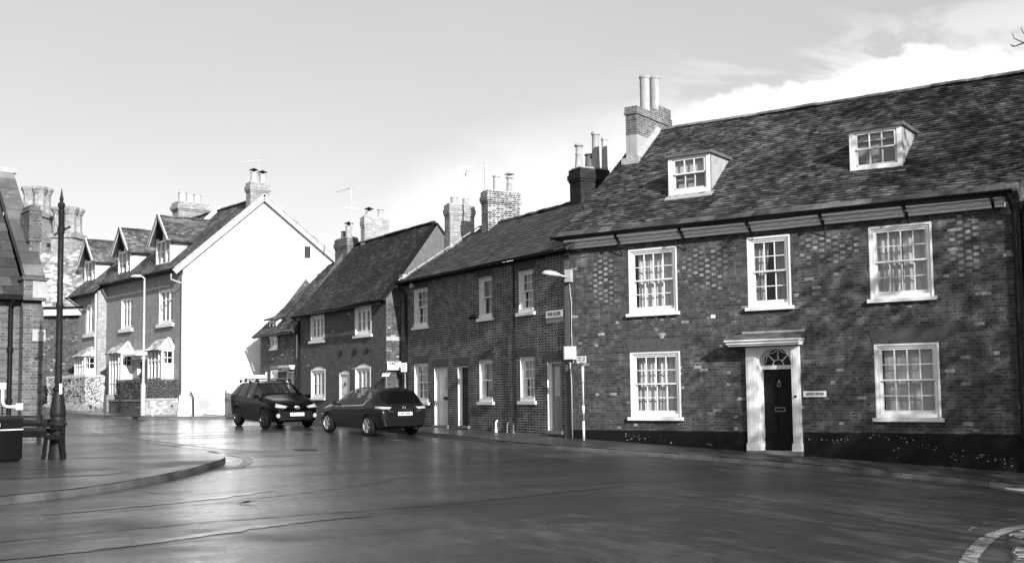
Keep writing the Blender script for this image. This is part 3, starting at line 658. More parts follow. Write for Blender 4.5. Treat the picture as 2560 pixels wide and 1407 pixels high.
    hood.box(5.06, 6.88, -.40, 0, 1.085, 1.13); hood.box(5.03, 6.90, -.44, 0, 1.13, 1.20); hood.box(5.00, 6.93, -.48, 0, 1.20, 1.245)
    hd = hood.build('door_hood', 'white_paint', H)
    MB().hexa([(5.0, -.49, 1.247), (6.94, -.49, 1.247), (6.94, 0, 1.247), (5.0, 0, 1.247)], [(5.02, -.47, 1.275), (6.92, -.47, 1.275), (6.92, 0, 1.40), (5.2, 0, 1.40)]).build('lead_cover', 'lead', hd)
    MB().box(5.30, 6.93, -.04, 0, 1.402, 1.46).build('lead_flashing', 'lead_pale', hd)
    MB().tube([(6.70, -.115, .0-.18), (6.70, -.135, -.18)], .03, 14).build('bell_push', 'iron_dark', dc)
    door = MB(); door.box(5.72, 6.58, .26, .30, -1.50, .50)
    for (a, b, c_, d_) in ((5.84, 6.09, -.35, .28), (6.21, 6.46, -.35, .28), (5.84, 6.09, -1.30, -.62), (6.21, 6.46, -1.30, -.62)):
        door.box(a, b, .245, .26, c_, d_); door.box(a+.035, b-.035, .238, .245, c_+.035, d_-.035)
    door.box(5.72, 6.58, .23, .26, -1.50, -1.40)
    do = door.build('front_door', 'black_paint', H)
    lb = MB(); lb.box(6.02, 6.28, .236, .26, -.56, -.545); lb.box(6.02, 6.28, .236, .26, -.47, -.455); lb.box(6.02, 6.035, .236, .26, -.545, -.47); lb.box(6.265, 6.28, .236, .26, -.545, -.47); lb.build('letter_box', 'steel', do)
    k = MB(); k.lathe([(.02, .14), (.035, .19), (.02, .24)], (6.15, .235), 10); k.tube([(6.11, .23, .17), (6.115, .21, .08), (6.15, .205, .05), (6.185, .21, .08), (6.19, .23, .17)], .012, 8); k.build('door_knocker', 'steel', do, True)
    fan = MB(); y0, y1 = .19, .22
    for a in (math.pi*.25, math.pi*.5, math.pi*.75): fan.beam((cxx+.14*math.cos(a), .205, zc+.14*math.sin(a)), (cxx+r*math.cos(a), .205, zc+r*math.sin(a)), .024, .03)
    arc = lambda rr, a0, a1, cx0=cxx, cz0=zc, k=10: [(cx0+rr*math.cos(a0+(a1-a0)*i/k), .205, cz0+rr*math.sin(a0+(a1-a0)*i/k)) for i in range(k+1)]
    fan.tube(arc(.14, 0, math.pi), .014, 6); fan.tube(arc(r-.012, 0, math.pi, k=20), .02, 6)
    for a0 in (0, .25, .5, .75):                          # scalloped webs between the ribs
        A0, A1 = math.pi*a0, math.pi*(a0+.25); p0 = Vector((cxx+r*math.cos(A0), .205, zc+r*math.sin(A0))); p1 = Vector((cxx+r*math.cos(A1), .205, zc+r*math.sin(A1)))
        am = (A0+A1)/2; pm = Vector((cxx+r*.66*math.cos(am), .205, zc+r*.66*math.sin(am)))
        fan.tube([p0*(1-t)**2+pm*2*t*(1-t)+p1*t*t for t in [i/8 for i in range(9)]], .012, 6)
    fo = fan.build('fanlight', 'white_paint', H)
    MB().poly([(cxx+r*math.cos(math.pi*i/18), .215, zc+r*math.sin(math.pi*i/18)) for i in range(19)]).build('pane', 'dark_glass', fo)
    MB().box(5.40, 6.82, -.16, .30, -1.72, -1.525).build('doorstep', 'stone', H)
    # dormers
    for x0, x1, zb, zt, yf, lab in ((2.83, 4.09, 5.36, 6.40, .93, 'smaller looking dormer near the chimney end with blinds half down'), (7.86, 9.16, 5.40, 6.43, 1.04, 'dormer at the right end with a blind along its top')):
        roofy = lambda z: (z-4.28)/tan-.40
        ck = MB()
        ybk = roofy(zt)+.05
        for x, s in ((x0, 1), (x1, -1)):
            pts = [(x, yf, zb-.25), (x, yf, zt), (x, ybk, zt), (x, yf-.02, zb-.25)]
            pts = [(x, yf, zb-.1), (x, yf, zt), (x, ybk, zt)]; ck.poly(pts if s > 0 else pts[::-1])
        dm = MB(); dm.box(x0, x0+.12, yf, yf+.1, zb, zt); dm.box(x1-.12, x1, yf, yf+.1, zb, zt); dm.box(x0+.12, x1-.12, yf, yf+.1, zb, zb+.12); dm.box(x0+.12, x1-.12, yf, yf+.1, zt-.06, zt)
        do_ = dm.build('dormer', 'white_paint', H); do_['label'] = lab
        ck.build('cheek', 'lead_pale', do_)
        s = MB(); a, b, c_, d_ = x0+.12, x1-.12, zb+.12, zt-.06; zm = (c_+d_)/2
        for k, (lo, hi, ys) in enumerate(((zm, d_, yf+.02), (c_, zm+.03, yf+.06))):
            s.box(a, a+.07, ys, ys+.035, lo, hi); s.box(b-.07, b, ys, ys+.035, lo, hi); s.box(a, b, ys, ys+.036, hi-.04, hi); s.box(a, b, ys, ys+.036, lo, lo+(.06 if k else .035))
            for i in (1, 2): xx = a+.07+(b-a-.14)*i/3; s.box(xx-.015, xx+.015, ys+.004, ys+.03, lo, hi)
        s.build('sash', 'white_paint', do_)
        MB().poly([(a, yf+.05, c_), (b, yf+.05, c_), (b, yf+.05, d_), (a, yf+.05, d_)]).build('pane', 'glass', do_)
        MB().box(a, b, yf+.16, yf+.165, d_-(.42 if x0 < 5 else .2), d_).build('blind', 'curtain', do_)
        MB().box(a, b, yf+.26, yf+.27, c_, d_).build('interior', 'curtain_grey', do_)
        MB().box(x0-.06, x1+.07, yf-.07, ybk+.12, zt+.002, zt+.085).build('dormer_roof', 'lead', do_)
        MB().hexa([(x0-.05, yf-.18, zb-.16), (x1+.1, yf-.18, zb-.16), (x1+.1, yf+.05, zb+.0), (x0-.05, yf+.05, zb+.0)], [(x0-.05, yf-.185, zb-.135), (x1+.1, yf-.185, zb-.135), (x1+.1, yf+.05, zb+.024), (x0-.05, yf+.05, zb+.024)]).build('lead_apron', 'lead_pale', do_)
    # slab chimney on the left gable
    x0, x1, y0, y1 = .36, .74, 3.02, 5.35
    lower = MB(); lower.box(x0, x1, y0, y1, 6.3, 7.78)
    st = MB(); st.box(x0, x1, y0, y1, 7.78, 8.42); st.box(x0-.04, x1+.04, y0-.04, y1+.04, 8.42, 8.48); st.box(x0-.02, x1+.02, y0-.02, y1+.02, 8.48, 8.66)
    st.box(x0+.02, x1-.02, y0+1.0, y1-.1, 8.66, 8.83); st.box(x0, x1, y0+1.55, y1-.02, 8.66, 8.98)
    ch = st.build('chimney', 'brick_stack', H); ch['label'] = 'broad brick chimney slab with two tall pale pots'
    lower.build('render_base', 'render_lime', ch)
    f = MB(); rz_ = lambda y: 4.28+tan*(y+.40)
    f.hexa([(x1+.004, y0-.05, rz_(y0-.05)), (x1+.16, y0-.05, rz_(y0-.05)), (x1+.16, 4.35, rz_(4.35)), (x1+.004, 4.35, rz_(4.35))], [(x1+.004, y0-.05, rz_(y0)+.10), (x1+.16, y0-.05, rz_(y0)-.0), (x1+.16, 4.35, rz_(4.35)+.04), (x1+.004, 4.35, rz_(4.35)+.16)])
    f.box(x0-.1, x1+.12, y0-.14, y0-.002, rz_(y0)-.2, rz_(y0)+.02); f.build('lead_flashing', 'lead_pale', ch)
    pot(ch, .55, 3.95, 8.66, 9.80, .155, 'terracotta', 2); pot(ch, .55, 4.62, 8.8, 9.93, .16, 'terracotta', 2)
    # drainpipes at the right end
    pipe(H, [(11.80, -.40, 4.25), (11.80, -.3, 4.1), (11.85, -.07, 3.85), (11.84, -.07, -1.85)], .05, collars=(3.3, 1.6, -.1)).name = 'drainpipe'
    q = MB()                                             # dark quoin of corbelled brick under the left eaves
    for k in range(4): q.box(-.06-.03*k, .16, -.05-.035*k, .2, 3.72+.1*k, 3.80+.1*k)
    q.build('corbel', 'brick_stack_black', H)
    MB().box(-.02, .12, -.03, .1, -1.9, 3.72).build('quoin', 'rubbed_brick', H)
    return H
right_house()

def neighbour():
    N = FR.thing('brick_building', 'strip of dark brick building at the right edge of the photo', 'house', -1.9)
    m = MB(); wall(m, 12.0, 17, -2.5, 4.02, [], y=.02); shell(N, m, 12.0, 17, 6, -2.5, 4.02); m.poly([(12.0, .02, 4.02), (17, .02, 4.02), (17, 6, 4.02), (12.0, 6, 4.02)])
    m.build('wall', 'brick_dark_row', N)
    MB().box(11.97, 17, -.12, .02, 3.98, 4.08).build('gutter', 'black_gloss', N)
    pipe(N, [(12.09, -.07, 3.98), (12.09, -.07, -1.9)], .055, collars=(2.6, .6))
neighbour()

# ------------------------------------------------------------ row of small brick cottages
def arch_voussoirs(mb, xc, hw, z, h=.24, n=9, y=-.008):
    for i in range(n):
        a, b = -1+2*i/n, -1+2*(i+1)/n-.03; sp = 1.12
        rz = lambda t: z+.03*(1-t*t)
        mb.hexa([(xc+hw*a, y, rz(a)), (xc+hw*b, y, rz(b)), (xc+hw*b, .01, rz(b)), (xc+hw*a, .01, rz(a))], [(xc+hw*sp*a, y, rz(a)+h), (xc+hw*sp*b, y, rz(b)+h), (xc+hw*sp*b, .01, rz(b)+h), (xc+hw*sp*a, .01, rz(a)+h)], random.random())
def door(F, x0, x1, z0, z1, mat, rec=.12, label=None, frame='white_paint', glazed=None, fw=.06, name='door', panels=(), arch=0.):
    f = MB(); f.box(x0, x0+fw, rec-.02, rec+.08, z0, z1); f.box(x1-fw, x1, rec-.02, rec+.08, z0, z1); f.box(x0+fw, x1-fw, rec-.02, rec+.08, z1-fw, z1)
    f.box(x0-.004, x0+.008, .004, rec, z0, z1); f.box(x1-.008, x1+.004, .004, rec, z0, z1)
    l = MB(); l.box(x0+fw, x1-fw, rec+.03, rec+.07, z0+.02, z1-fw)
    for a, b, c, d in panels: l.box(a, b, rec+.018, rec+.03, c, d)
    o = l.build(name, mat, F)
    if label: o['label'] = label
    f.build('door_frame', frame, o)
    MB().box(x0-.06, x1+.06, -.06, rec+.1, z0-.07, z0+.018).build('door_sill', 'stone', o)
    if glazed:
        a, b, c, d = glazed; g = MB(); g.box(a, b, rec+.012, rec+.029, c, d); gl = g.build('door_light', 'net', o)
    return o
def row():
    H = FW.thing('brick_cottage_row', 'row of small dark brick cottages with pale mortar, three doors and a slate roof', 'house', -1.2)
    W = [(-9.70, -8.61, 2.345, 3.68), (-4.975, -4.145, 2.36, 3.65), (-2.54, -1.706, 2.378, 3.625), (-9.70, -8.62, -.305, 1.035), (-4.995, -4.155, -.28, 1.02), (-2.51, -1.70, -.26, 1.03)]
    D = [(-8.155, -7.18, -1.10, .885), (-6.46, -5.735, -1.085, .90), (-1.02, -.27, -1.125, .87)]
    m = MB(); wall(m, -10.75, 0, -2.0, 4.0, W+D, rev=.12)
    for x, s in ((-10.45, 1), (0.05, -1)):
        pts = [(x, .003, -2), (x, .003, 4.0), (x, 2.75, 6.02), (x, 5.6, 4.0), (x, 5.6, -2)]; side(m, pts if s > 0 else pts[::-1])
    m.poly([(0, 5.6, -2), (-10.75, 5.6, -2), (-10.75, 5.6, 4), (0, 5.6, 4)])
    m.build('wall', 'brick_dark_row', H)
    for xc, hw, z in ((-4.57, .55, 1.03), (-2.1, .56, 1.045), (-.65, .55, .885), (-7.67, .6, .90), (-6.1, .5, .91), (-9.16, .62, 1.045), (-2.12, .5, 3.64), (-4.56, .5, 3.66), (-9.16, .6, 3.69)): v = MB(); arch_voussoirs(v, xc, hw, z, .22); v.build('lintel', 'rubbed_brick', H)
    MB().box(-10.73, -.0, -.02, .005, 3.9, 4.0).build('eaves_board', 'black_paint', H)
    MB().box(-2.825, -2.805, -.015, .002, -1.0, 3.93).build('party_joint', 'black_paint', H)
    labs = ['upper window at the far left end', 'upper window without glazing bars in the middle', 'upper sash window nearest the street lamp', 'lower window half hidden by the parked hatchback', 'lower window without glazing bars', 'lower sash window nearest the grey door']
    bars = [(3, 2), (1, 1), (3, 2), (3, 2), (1, 1), (3, 2)]
    curs = [[(0, 1, 5, 0, 1)], [(.05, .5, 2, .1, 1)], [(0, .3, 2, 0, 1)], [(0, 1, 5, 0, 1)], None, [(0, 1, 4, 0, 1)]]
    for q, lb, (c, r), cu in zip(W, labs, bars, curs):
        wn = window(H, *q, cols=c, rows=r, rec=.09, fw=.075, sashw=.045, bar=.025, sill=(.10, .10, .07), cur=cu, cmat='curtain_grey' if c == 1 else 'net', label=lb, blind=0, room=1.0)
        x0, x1, z0, z1 = q; MB().box(x0-.003, x0+.012, .004, .1, z0, z1).box(x0, x1, .0, .12, z1-.01, z1+.003).build('reveal_lining', 'white_paint', wn)
        MB().box(x0+.005, x1-.005, -.02, .10, z0-.002, z0+.10).build('sill_board', 'white_paint', wn)
    MB().box(-4.92, -4.24, .3, .31, -.2, .95).build('blind', 'curtain_grey', H)
    d1 = door(H, *D[0], 'cream_paint', label='pale door with a small square light', glazed=(-7.6, -7.4, .12, .55))
    d1.data.materials[0] = MATS['door_white']
    MB().box(-7.66, -7.3, .10, .15, -.22, -.12).build('letter_box', 'black_paint', d1)
    door(H, *D[1], 'ink', label='black front door in a thin white frame')
    d3 = door(H, *D[2], 'door_grey', label='mid grey door with a tall narrow light', glazed=(-.83, -.56, -.12, .72), panels=((-.88, -.38, -.95, -.3),))
    MB().box(-.52, -.46, .10, .13, .2, .5).build('door_handle', 'steel', d3)
    roof = tile_roof(H, (-10.42, -.32, 4.0), (.5, -.32, 3.99), (.5, 2.75, 6.1), (-9.62, 2.75, 6.1), 'slate', .20, .30, .016, sag=.05, thick=.06, jit=1.)
    MB().poly([(-10.4, 5.9, 3.95), (-9.6, 2.75, 6.09), (.5, 2.75, 6.09), (.5, 5.9, 3.95)]).build('rear_roof', 'slate', H)
    ridge(H, (-9.6, 2.75, 6.10), (-3.2, 2.75, 6.10), 'tile_old', .11, .4)
    f = MB(); A, B = Vector((-10.44, -.3, 4.06)), Vector((-9.66, 2.7, 6.15))
    for k in range(9):
        p, q = A.lerp(B, k/9+.01), A.lerp(B, (k+1)/9); f.beam(p, q, .17, .035)
    f.box(-10.62, -10.30, -.15, .35, 4.12, 4.30); f.build('verge_mortar', 'stone_pale', H)
    gutter(H, -10.45, .0, -.36, 4.0, r=.06)
    pipe(H, [(-10.27, -.36, 3.97), (-10.27, -.30, 3.8), (-10.27, -.06, 3.6), (-10.27, -.06, -1.15)], .05, collars=(2.4, 1.2))
    pipe(H, [(-2.76, -.36, 3.97), (-2.76, -.05, 3.8), (-2.76, -.05, -1.15)], .018, 'ink')
    c1 = chimney(H, -10.92, -10.5, 1.9, 2.95, 3.8, 7.05, 'brick_stack_pale', .045, [(-10.71, 2.2, 7.35, .13, 'terracotta', 2), (-10.71, 2.7, 7.33, .12, 'terracotta', 2)]); c1['label'] = 'narrow pale brick chimney at the left end with two short pots'
    c2 = chimney(H, -8.72, -8.25, 2.25, 3.6, 5.3, 7.22, 'brick_stack_limed', .05, [(-8.48, 2.75, 7.85, .13, 'pot_white', 0), (-8.48, 3.3, 7.84, .12, 'terracotta', 1, 2)]); c2['label'] = 'brick chimney streaked with white lime'
    c3 = chimney(H, -3.38, -2.76, 2.5, 3.6, 5.2, 7.1, 'brick_stack_black', .06, [(-3.2, 2.75, 7.95, .13, 'terracotta', 1), (-2.9, 3.2, 8.35, .13, 'terracotta', 0), (-2.9, 3.55, 8.2, .10, 'pot_white', 0), (-3.1, 3.1, 7.65, .16, 'terracotta_dark', 0)]); c3['label'] = 'soot black chimney beside the taller roof'
    MB().box(-9.80, -9.68, -.12, 0, 3.76, 3.92).build('alarm_box', 'plastic_white', H)
row()

# ------------------------------------------------------------ tall roofed cottage and the little one left of it
def cottage():
    H = FM.thing('brick_cottage', 'smooth dark brick cottage with three round iron plates and arched lower windows', 'house', -1.2)
    W = [(-6.25, -5.05, 2.17, 3.19), (-2.385, -1.14, 2.21, 3.24)]; A = [(-6.22, -4.97, -.15, .98), (-2.385, -1.2, -.15, .98)]; D = (-3.735, -2.87, -1.05, .82)
    m = MB(); wall(m, -7.38, 0, -2, 3.45, W+[(a, b, c, d+.16) for a, b, c, d in A]+[(D[0], D[1], D[2], D[3]+.12)], rev=.1)
    for a, b, c, d in A: arch_fill(m, a, b, d, d+.16, 0, .1)
    arch_fill(m, D[0], D[1], D[3], D[3]+.12, 0, .1)
    for x, s in ((-7.38, 1), (0, -1)):
        pts = [(x, 0, -2), (x, 0, 3.4), (x, 2.2, 6.3), (x, 4.7, 3.3), (x, 4.7, -2)]
        if s > 0: side(m, pts)
    m.poly([(0, 4.7, -2), (-7.38, 4.7, -2), (-7.38, 4.7, 3.3), (0, 4.7, 3.3)])
    m.build('wall', 'brick_cottage', H)
    g = MB(); side(g, [(0, 0, 3.3), (0, .0, 3.42), (0, 2.2, 6.3), (0, 4.7, 3.3)][::-1]); g.build('gable_wall', 'tile_hung', H)
    g = MB(); side(g, [(0, 0, -2), (0, 0, 3.3), (0, 4.7, 3.3), (0, 4.7, -2)][::-1]); g.build('return_wall', 'brick_cottage_rough', H)
    MB().box(.002, .02, .0, .62, 1.92, 2.07).build('stone_band', 'stone_pale', H)
    labs = ('upper window on the left', 'upper window on the right near the gable')
    for q, lb in zip(W, labs): window(H, *q, cols=3, rows=2, rec=.02, fw=.09, kind='casement', sashw=.075, bar=.03, sill=(.12, .1, .07), cur=[(.25, .5, 2, 0, 1)], cmat='net', label=lb)
    for q, lb in zip(A, ('arched lower window on the left', 'arched lower window on the right')):
        window(H, *q, cols=3, rows=2, rec=.02, fw=.09, kind='casement', sashw=.07, bar=.03, sill=(.03, .06, .07), arch=.16, cur=[(.1, .55, 3, 0, 1)], cmat='net', label=lb)
    d = door(H, *D, 'door_white', rec=.03, label='plain white front door under an arched white head', panels=((D[0]+.1, D[1]-.1, -.9, -.1), (D[0]+.1, D[1]-.1, 0, .68)))
    hd = MB(); P = [(D[0]+(D[1]-D[0])*i/8) for i in range(9)]; hw = (D[1]-D[0])/2; r = (hw*hw+.0144)/.24; zc = D[3]+.12-r; c = (D[0]+D[1])/2
    zz = [zc+math.sqrt(r*r-(x-c)**2) for x in P]
    for i in range(8): hd.poly([(P[i], .03, D[3]-.001), (P[i+1], .03, D[3]-.001), (P[i+1], .03, zz[i+1]), (P[i], .03, zz[i])])
    hd.build('door_head', 'white_paint', d); MB().lathe([(.03, .33), (.045, .40), (.02, .47)], (-3.3, .04), 8).build('door_knocker', 'iron_dark', d)
    for x, z in ((-3.587, 1.59), (-2.42, 1.60), (-1.435, 1.61)):
        n = 18; t = MB(); t.tube([(x, -.03, z), (x, .0, z)], .115, n); t.tube([(x, -.045, z), (x, -.03, z)], .03, 8); t.build('tie_plate', 'ink', H)
    tile_roof(H, (-7.45, -.34, 3.22), (.30, -.32, 3.40), (-.22, 2.2, 6.42), (-6.6, 2.2, 6.30), 'tile_cottage', .10, .165, .014, sag=.06, thick=.10)
    MB().poly([(-7.4, 5.0, 3.0), (-6.6, 2.2, 6.29), (-.22, 2.2, 6.41), (.2, 5.0, 3.0)]).build('rear_roof', 'tile_cottage', H)
    v = MB(); p0, p1, p2 = Vector((.26, -.25, 3.42)), Vector((-.2, 2.2, 6.36)), Vector((.15, 5.0, 3.05))
    v.beam(p0, p1, .07, .16); v.beam(p1, p2, .45, .08); v.build('verge', 'wood_dark', H)
    ridge(H, (-6.5, 2.2, 6.31), (-.22, 2.2, 6.43), 'tile_cottage', .11, .4)
    gutter(H, -7.4, .2, -.40, 3.26, r=.055)
    MB().box(-7.38, .0, -.03, .0, 3.28, 3.42).build('eaves_board', 'black_paint', H)
    pipe(H, [(-7.3, -.4, 3.2), (-7.32, -.06, 3.0), (-7.32, -.06, -1.1)], .05)
    
    c1 = chimney(H, -5.92, -5.58, 2.1, 3.25, 5.7, 7.36, 'brick_pale', .03, [(-5.75, 2.4, 7.62, .14, 'pot_white', 2, 1), (-5.75, 2.95, 7.75, .13, 'pot_white', 1)], cap='stone_pale'); c1['label'] = 'pale brick chimney with two pale pots'
cottage()

def little_cottage():
    H = FM.thing('small_cottage', 'little low brick cottage with a small dormer window under a sweeping tiled roof', 'house', -1.1)
    W = [(-10.28, -9.60, 2.02, 2.52), (-10.26, -9.57, .60, 1.05)]; D = (-8.62, -7.86, -1.1, 1.0)
    m = MB(); wall(m, -11.44, -7.385, -2, 2.62, W+[D], rev=.1)
    pts = [(-11.44, 0, -2), (-11.44, 0, 2.6), (-11.44, .3, 2.95), (-11.44, 2.2, 5.3), (-11.44, 4.4, 2.4), (-11.44, 4.4, -2)]; side(m, pts)
    m.poly([(-7.4, 4.4, -2), (-11.44, 4.4, -2), (-11.44, 4.4, 2.4), (-7.4, 4.4, 2.4)]); m.build('wall', 'brick_cottage_rough', H)
    window(H, *W[0], cols=2, rows=1, rec=.02, fw=.08, kind='casement', sashw=.06, sill=(.06, .08, .06), cur=[(0, .5, 2, 0, 1)], cmat='net', label='window tucked under the eaves')
    window(H, *W[1], cols=2, rows=1, rec=.02, fw=.08, kind='casement', sashw=.06, sill=(.04, .06, .06), cur=[(0, 1, 3, 0, 1)], cmat='net', label='small lower window')
    MB().box(-10.36, -9.45, -.02, 0, 1.12, 1.27).build('lintel', 'stone', H)
    d = door(H, *D, 'cream_paint', rec=.05, label='pale door under a small shelf hood', glazed=(-8.45, -8.05, .1, .75))
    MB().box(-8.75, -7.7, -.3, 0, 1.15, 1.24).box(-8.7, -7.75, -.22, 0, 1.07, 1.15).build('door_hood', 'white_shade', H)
    MB().box(-9.5, -8.3, -.05, 0, 1.0, 1.04).build('cable_bracket', 'steel', H)
    tile_roof(H, (-11.62, -.36, 2.58), (-7.36, -.36, 2.64), (-7.05, 2.15, 5.72), (-9.0, 2.15, 5.72), 'tile_old', .115, .18, .024, sag=.05, thick=.12)
    MB().poly([(-11.5, 4.7, 2.3), (-8.98, 2.15, 5.70), (-7.05, 2.15, 5.70), (-7.3, 4.7, 2.3)]).build('rear_roof', 'tile_old', H)
    dm = MB(); dm.box(-10.32, -10.22, -.06, .04, 2.5, 3.22); dm.box(-9.66, -9.56, -.06, .04, 2.5, 3.22); dm.box(-10.32, -9.56, -.06, .04, 3.14, 3.24); dm.box(-10.32, -9.56, -.07, .04, 2.46, 2.54); dm.box(-9.97, -9.91, -.05, .03, 2.5, 3.2)
    do = dm.build('dormer', 'white_paint', H)
    MB().poly([(-10.25, -.02, 2.5), (-9.6, -.02, 2.5), (-9.6, -.02, 3.2), (-10.25, -.02, 3.2)]).build('pane', 'glass', do)
    MB().box(-10.24, -9.62, .12, .13, 2.5, 3.2).build('curtain', 'curtain', do)
    ck = MB(); ck.poly([(-9.56, -.05, 2.66), (-9.56, .82, 3.72), (-9.56, -.05, 3.26)][::1]); ck.poly([(-9.555, -.05, 3.24), (-9.555, 1.0, 3.62), (-9.555, .4, 3.3)]); ck.poly([(-10.32, -.05, 2.66), (-10.32, -.05, 3.26), (-10.32, .82, 3.72)]); ck.build('cheek', 'white_paint', do)
    MB().hexa([(-10.5, -.25, 3.22), (-9.4, -.25, 3.22), (-9.4, 1.05, 3.62), (-10.5, 1.05, 3.62)], [(-10.5, -.25, 3.30), (-9.4, -.25, 3.30), (-9.4, 1.05, 3.72), (-10.5, 1.05, 3.72)]).build('dormer_roof', 'tile_old', do)
    c = chimney(H, -8.1, -6.95, 2.0, 2.5, 5.0, 6.65, 'brick_stack', .05, [(-7.75, 2.25, 7.02, .13, 'terracotta_dark', 0), (-7.3, 2.25, 7.2, .14, 'terracotta', 2, 1)]); c['label'] = 'brick chimney with dark pots above the low roof'
    gutter(H, -11.5, -7.45, -.42, 2.58, r=.05, mat='iron')
    pipe(H, [(-7.46, -.06, 2.5), (-7.46, -.06, 1.5)], .03, 'plastic_white')
little_cottage()

# ------------------------------------------------------------ gabled terrace with the big white end wall
def dormer_t(H, xc, zsill, yf, lab):
    hw = .92; zt = 7.30; za = 8.45; tan = .94; back = lambda z: (z-5.8)/tan-.3
    m = MB(); x0, x1 = xc-hw+.06, xc+hw-.06
    m.poly([(x1, yf, zsill-.2), (x1, back(zt)+.2, zt+.05), (x1, yf, zt+.05)]); m.poly([(x0, yf, zsill-.2), (x0, yf, zt+.05), (x0, back(zt)+.2, zt+.05)])
    ck = m.build('dormer', 'white_paint', H); ck['label'] = lab
    f = MB(); f.box(x0, x0+.12, yf-.02, yf+.1, zsill, zt+.15); f.box(x1-.12, x1, yf-.02, yf+.1, zsill, zt+.15); f.box(x0, x1, yf-.021, yf+.1, zsill-.1, zsill+.1); f.box(x0, x1, yf-.021, yf+.1, zt-.08, zt+.02)
    for k in (1, 2): xx = x0+(x1-x0)*k/3; f.box(xx-.05, xx+.05, yf-.01, yf+.08, zsill, zt)
    f.box(xc-.04, xc+.04, yf-.012, yf+.08, zt, za-.25); f.box(x0+.12, x1-.12, yf, yf+.06, zsill+.6, zsill+.64)
    f.build('window_frame', 'white_paint', ck)
    MB().poly([(x0, yf+.05, zsill), (x1, yf+.05, zsill), (x1, yf+.05, zt), (xc, yf+.05, za-.2), (x0, yf+.05, zt)]).build('pane', 'glass', ck)
    MB().box(x0+.05, x1-.05, yf+.3, yf+.31, zsill, zt+.3).build('curtain', 'net', ck)
    b = MB()
    for s in (-1, 1): b.beam((xc, yf-.3, za+.03), (xc+s*(hw+.2), yf-.3, zt-.12), .05, .2)
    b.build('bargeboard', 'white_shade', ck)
    bk = back(za)+.05
    for s in (-1, 1):
        e = xc+s*(hw+.22); zl = zt-.15
        A, B, C_, D_ = (e, yf-.34, zl), (e, back(zl)+.25, zl), (xc, bk, za), (xc, yf-.34, za)
        tile_roof(H, *((B, A, D_, C_) if s < 0 else (A, B, C_, D_)), 'tile_terrace', .14, .2, .012, name='dormer_roof', thick=.06, clip=lambda u, v: False).parent = ck
    ridge(H, (xc, yf-.34, za+.01), (xc, bk, za+.01), 'tile_terrace', .09, .4, parent=ck)
def bay(H, x0, x1, d, z1, gable, lab, z0=-1.2, yb=0.):
    y0 = yb-d; m = MB()
    m.box(x0, x1, y0+.02, yb, z0, .02); m.box(x0, x1, y0-.03, yb, .02, .09)
    for (a, b) in ((x0, x0+.09), (x1-.09, x1)): m.box(a, b, y0, y0+.09, .09, z1)
    m.box(x0, x1, y0+.001, y0+.08, z1-.09, z1); m.box(x0+.001, x0+.08, y0, yb, z1-.09, z1); m.box(x1-.08, x1-.001, y0, yb, z1-.09, z1)
    nn = 4
    for k in range(1, nn): xx = x0+(x1-x0)*k/nn; m.box(xx-.035, xx+.035, y0+.01, y0+.08, .09, z1)
    m.box(x0, x1, y0+.012, y0+.07, z1-.52, z1-.45); m.box(x0, x1, y0+.014, y0+.06, .66, .69)
    # panelled cheek on the sunny side with one small light at the top
    m.box(x1-.06, x1-.005, y0+.05, yb, .09, z1-.62); m.box(x1-.06, x1-.004, yb-.06, yb, .09, z1)
    m.box(x1-.004, x1+.008, y0+.16, yb-.12, .75, z1-.72); m.box(x1-.004, x1+.008, y0+.16, yb-.12, .15, .66)
    m.box(x1-.05, x1-.004, (y0+yb)/2-.012, (y0+yb)/2+.012, z1-.62, z1-.09); m.box(x1-.05, x1-.005, y0+.05, yb, z1-.38, z1-.355)
    o = m.build('bay_window', 'white_paint', H); o['label'] = lab
    MB().poly([(x0, y0+.05, .09), (x1, y0+.05, .09), (x1, y0+.05, z1), (x0, y0+.05, z1)]).poly([(x1-.03, y0+.05, z1-.62), (x1-.03, yb, z1-.62), (x1-.03, yb, z1), (x1-.03, y0+.05, z1)]).build('pane', 'glass', o)
    c = MB(); curtain(c, x0+.1, x1-.1, .1, z1-.05, y0+.22, 6, .03); c.build('curtain', 'net', o)
    MB().box(x0+.02, x1-.1, yb-.01, yb+.02, 0, z1).build('interior', 'room', o)
    e = .18; zr = z1+.5
    if gable:                                # ridge along the wall, gable on the right
        ym = yb-d*.42
        tile_roof(H, (x0-e, y0-.16, z1-.02), (x1+.06, y0-.16, z1-.02), (x1+.06, ym, zr), (x0+.25, ym, zr), 'tile_pale', .13, .2, .012, name='bay_roof').parent = o
        MB().poly([(x1+.0, y0-.05, z1), (x1+.0, yb+.0, z1), (x1+.0, ym, zr-.08)]).poly([(x0-e, yb+.01, z1), (x0+.25, ym, zr), (x1+.06, ym, zr), (x1+.06, yb+.01, z1)]).build('pediment', 'tile_pale', o)
        b = MB(); b.beam((x1+.05, y0-.14, z1), (x1+.05, ym, zr+.02), .05, .11); b.beam((x1+.05, yb+.02, z1), (x1+.05, ym, zr+.02), .05, .11); b.box(x1-.02, x1+.075, y0-.16, yb, z1-.03, z1+.05); b.build('pediment_trim', 'white_paint', o)
    else:
        tile_roof(H, (x0-e, y0-.16, z1-.02), (x1+.1, y0-.16, z1-.02), (x1-.35, yb, zr), (x0+.35, yb, zr), 'tile_pale', .13, .2, .012, name='bay_roof').parent = o
        tile_roof(H, (x1+.1, y0-.16, z1-.02), (x1+.1, yb, z1-.02), (x1-.35, yb, zr), (x1-.35, yb-.02, zr), 'tile_pale', .13, .2, .012, name='bay_roof').parent = o
    return o
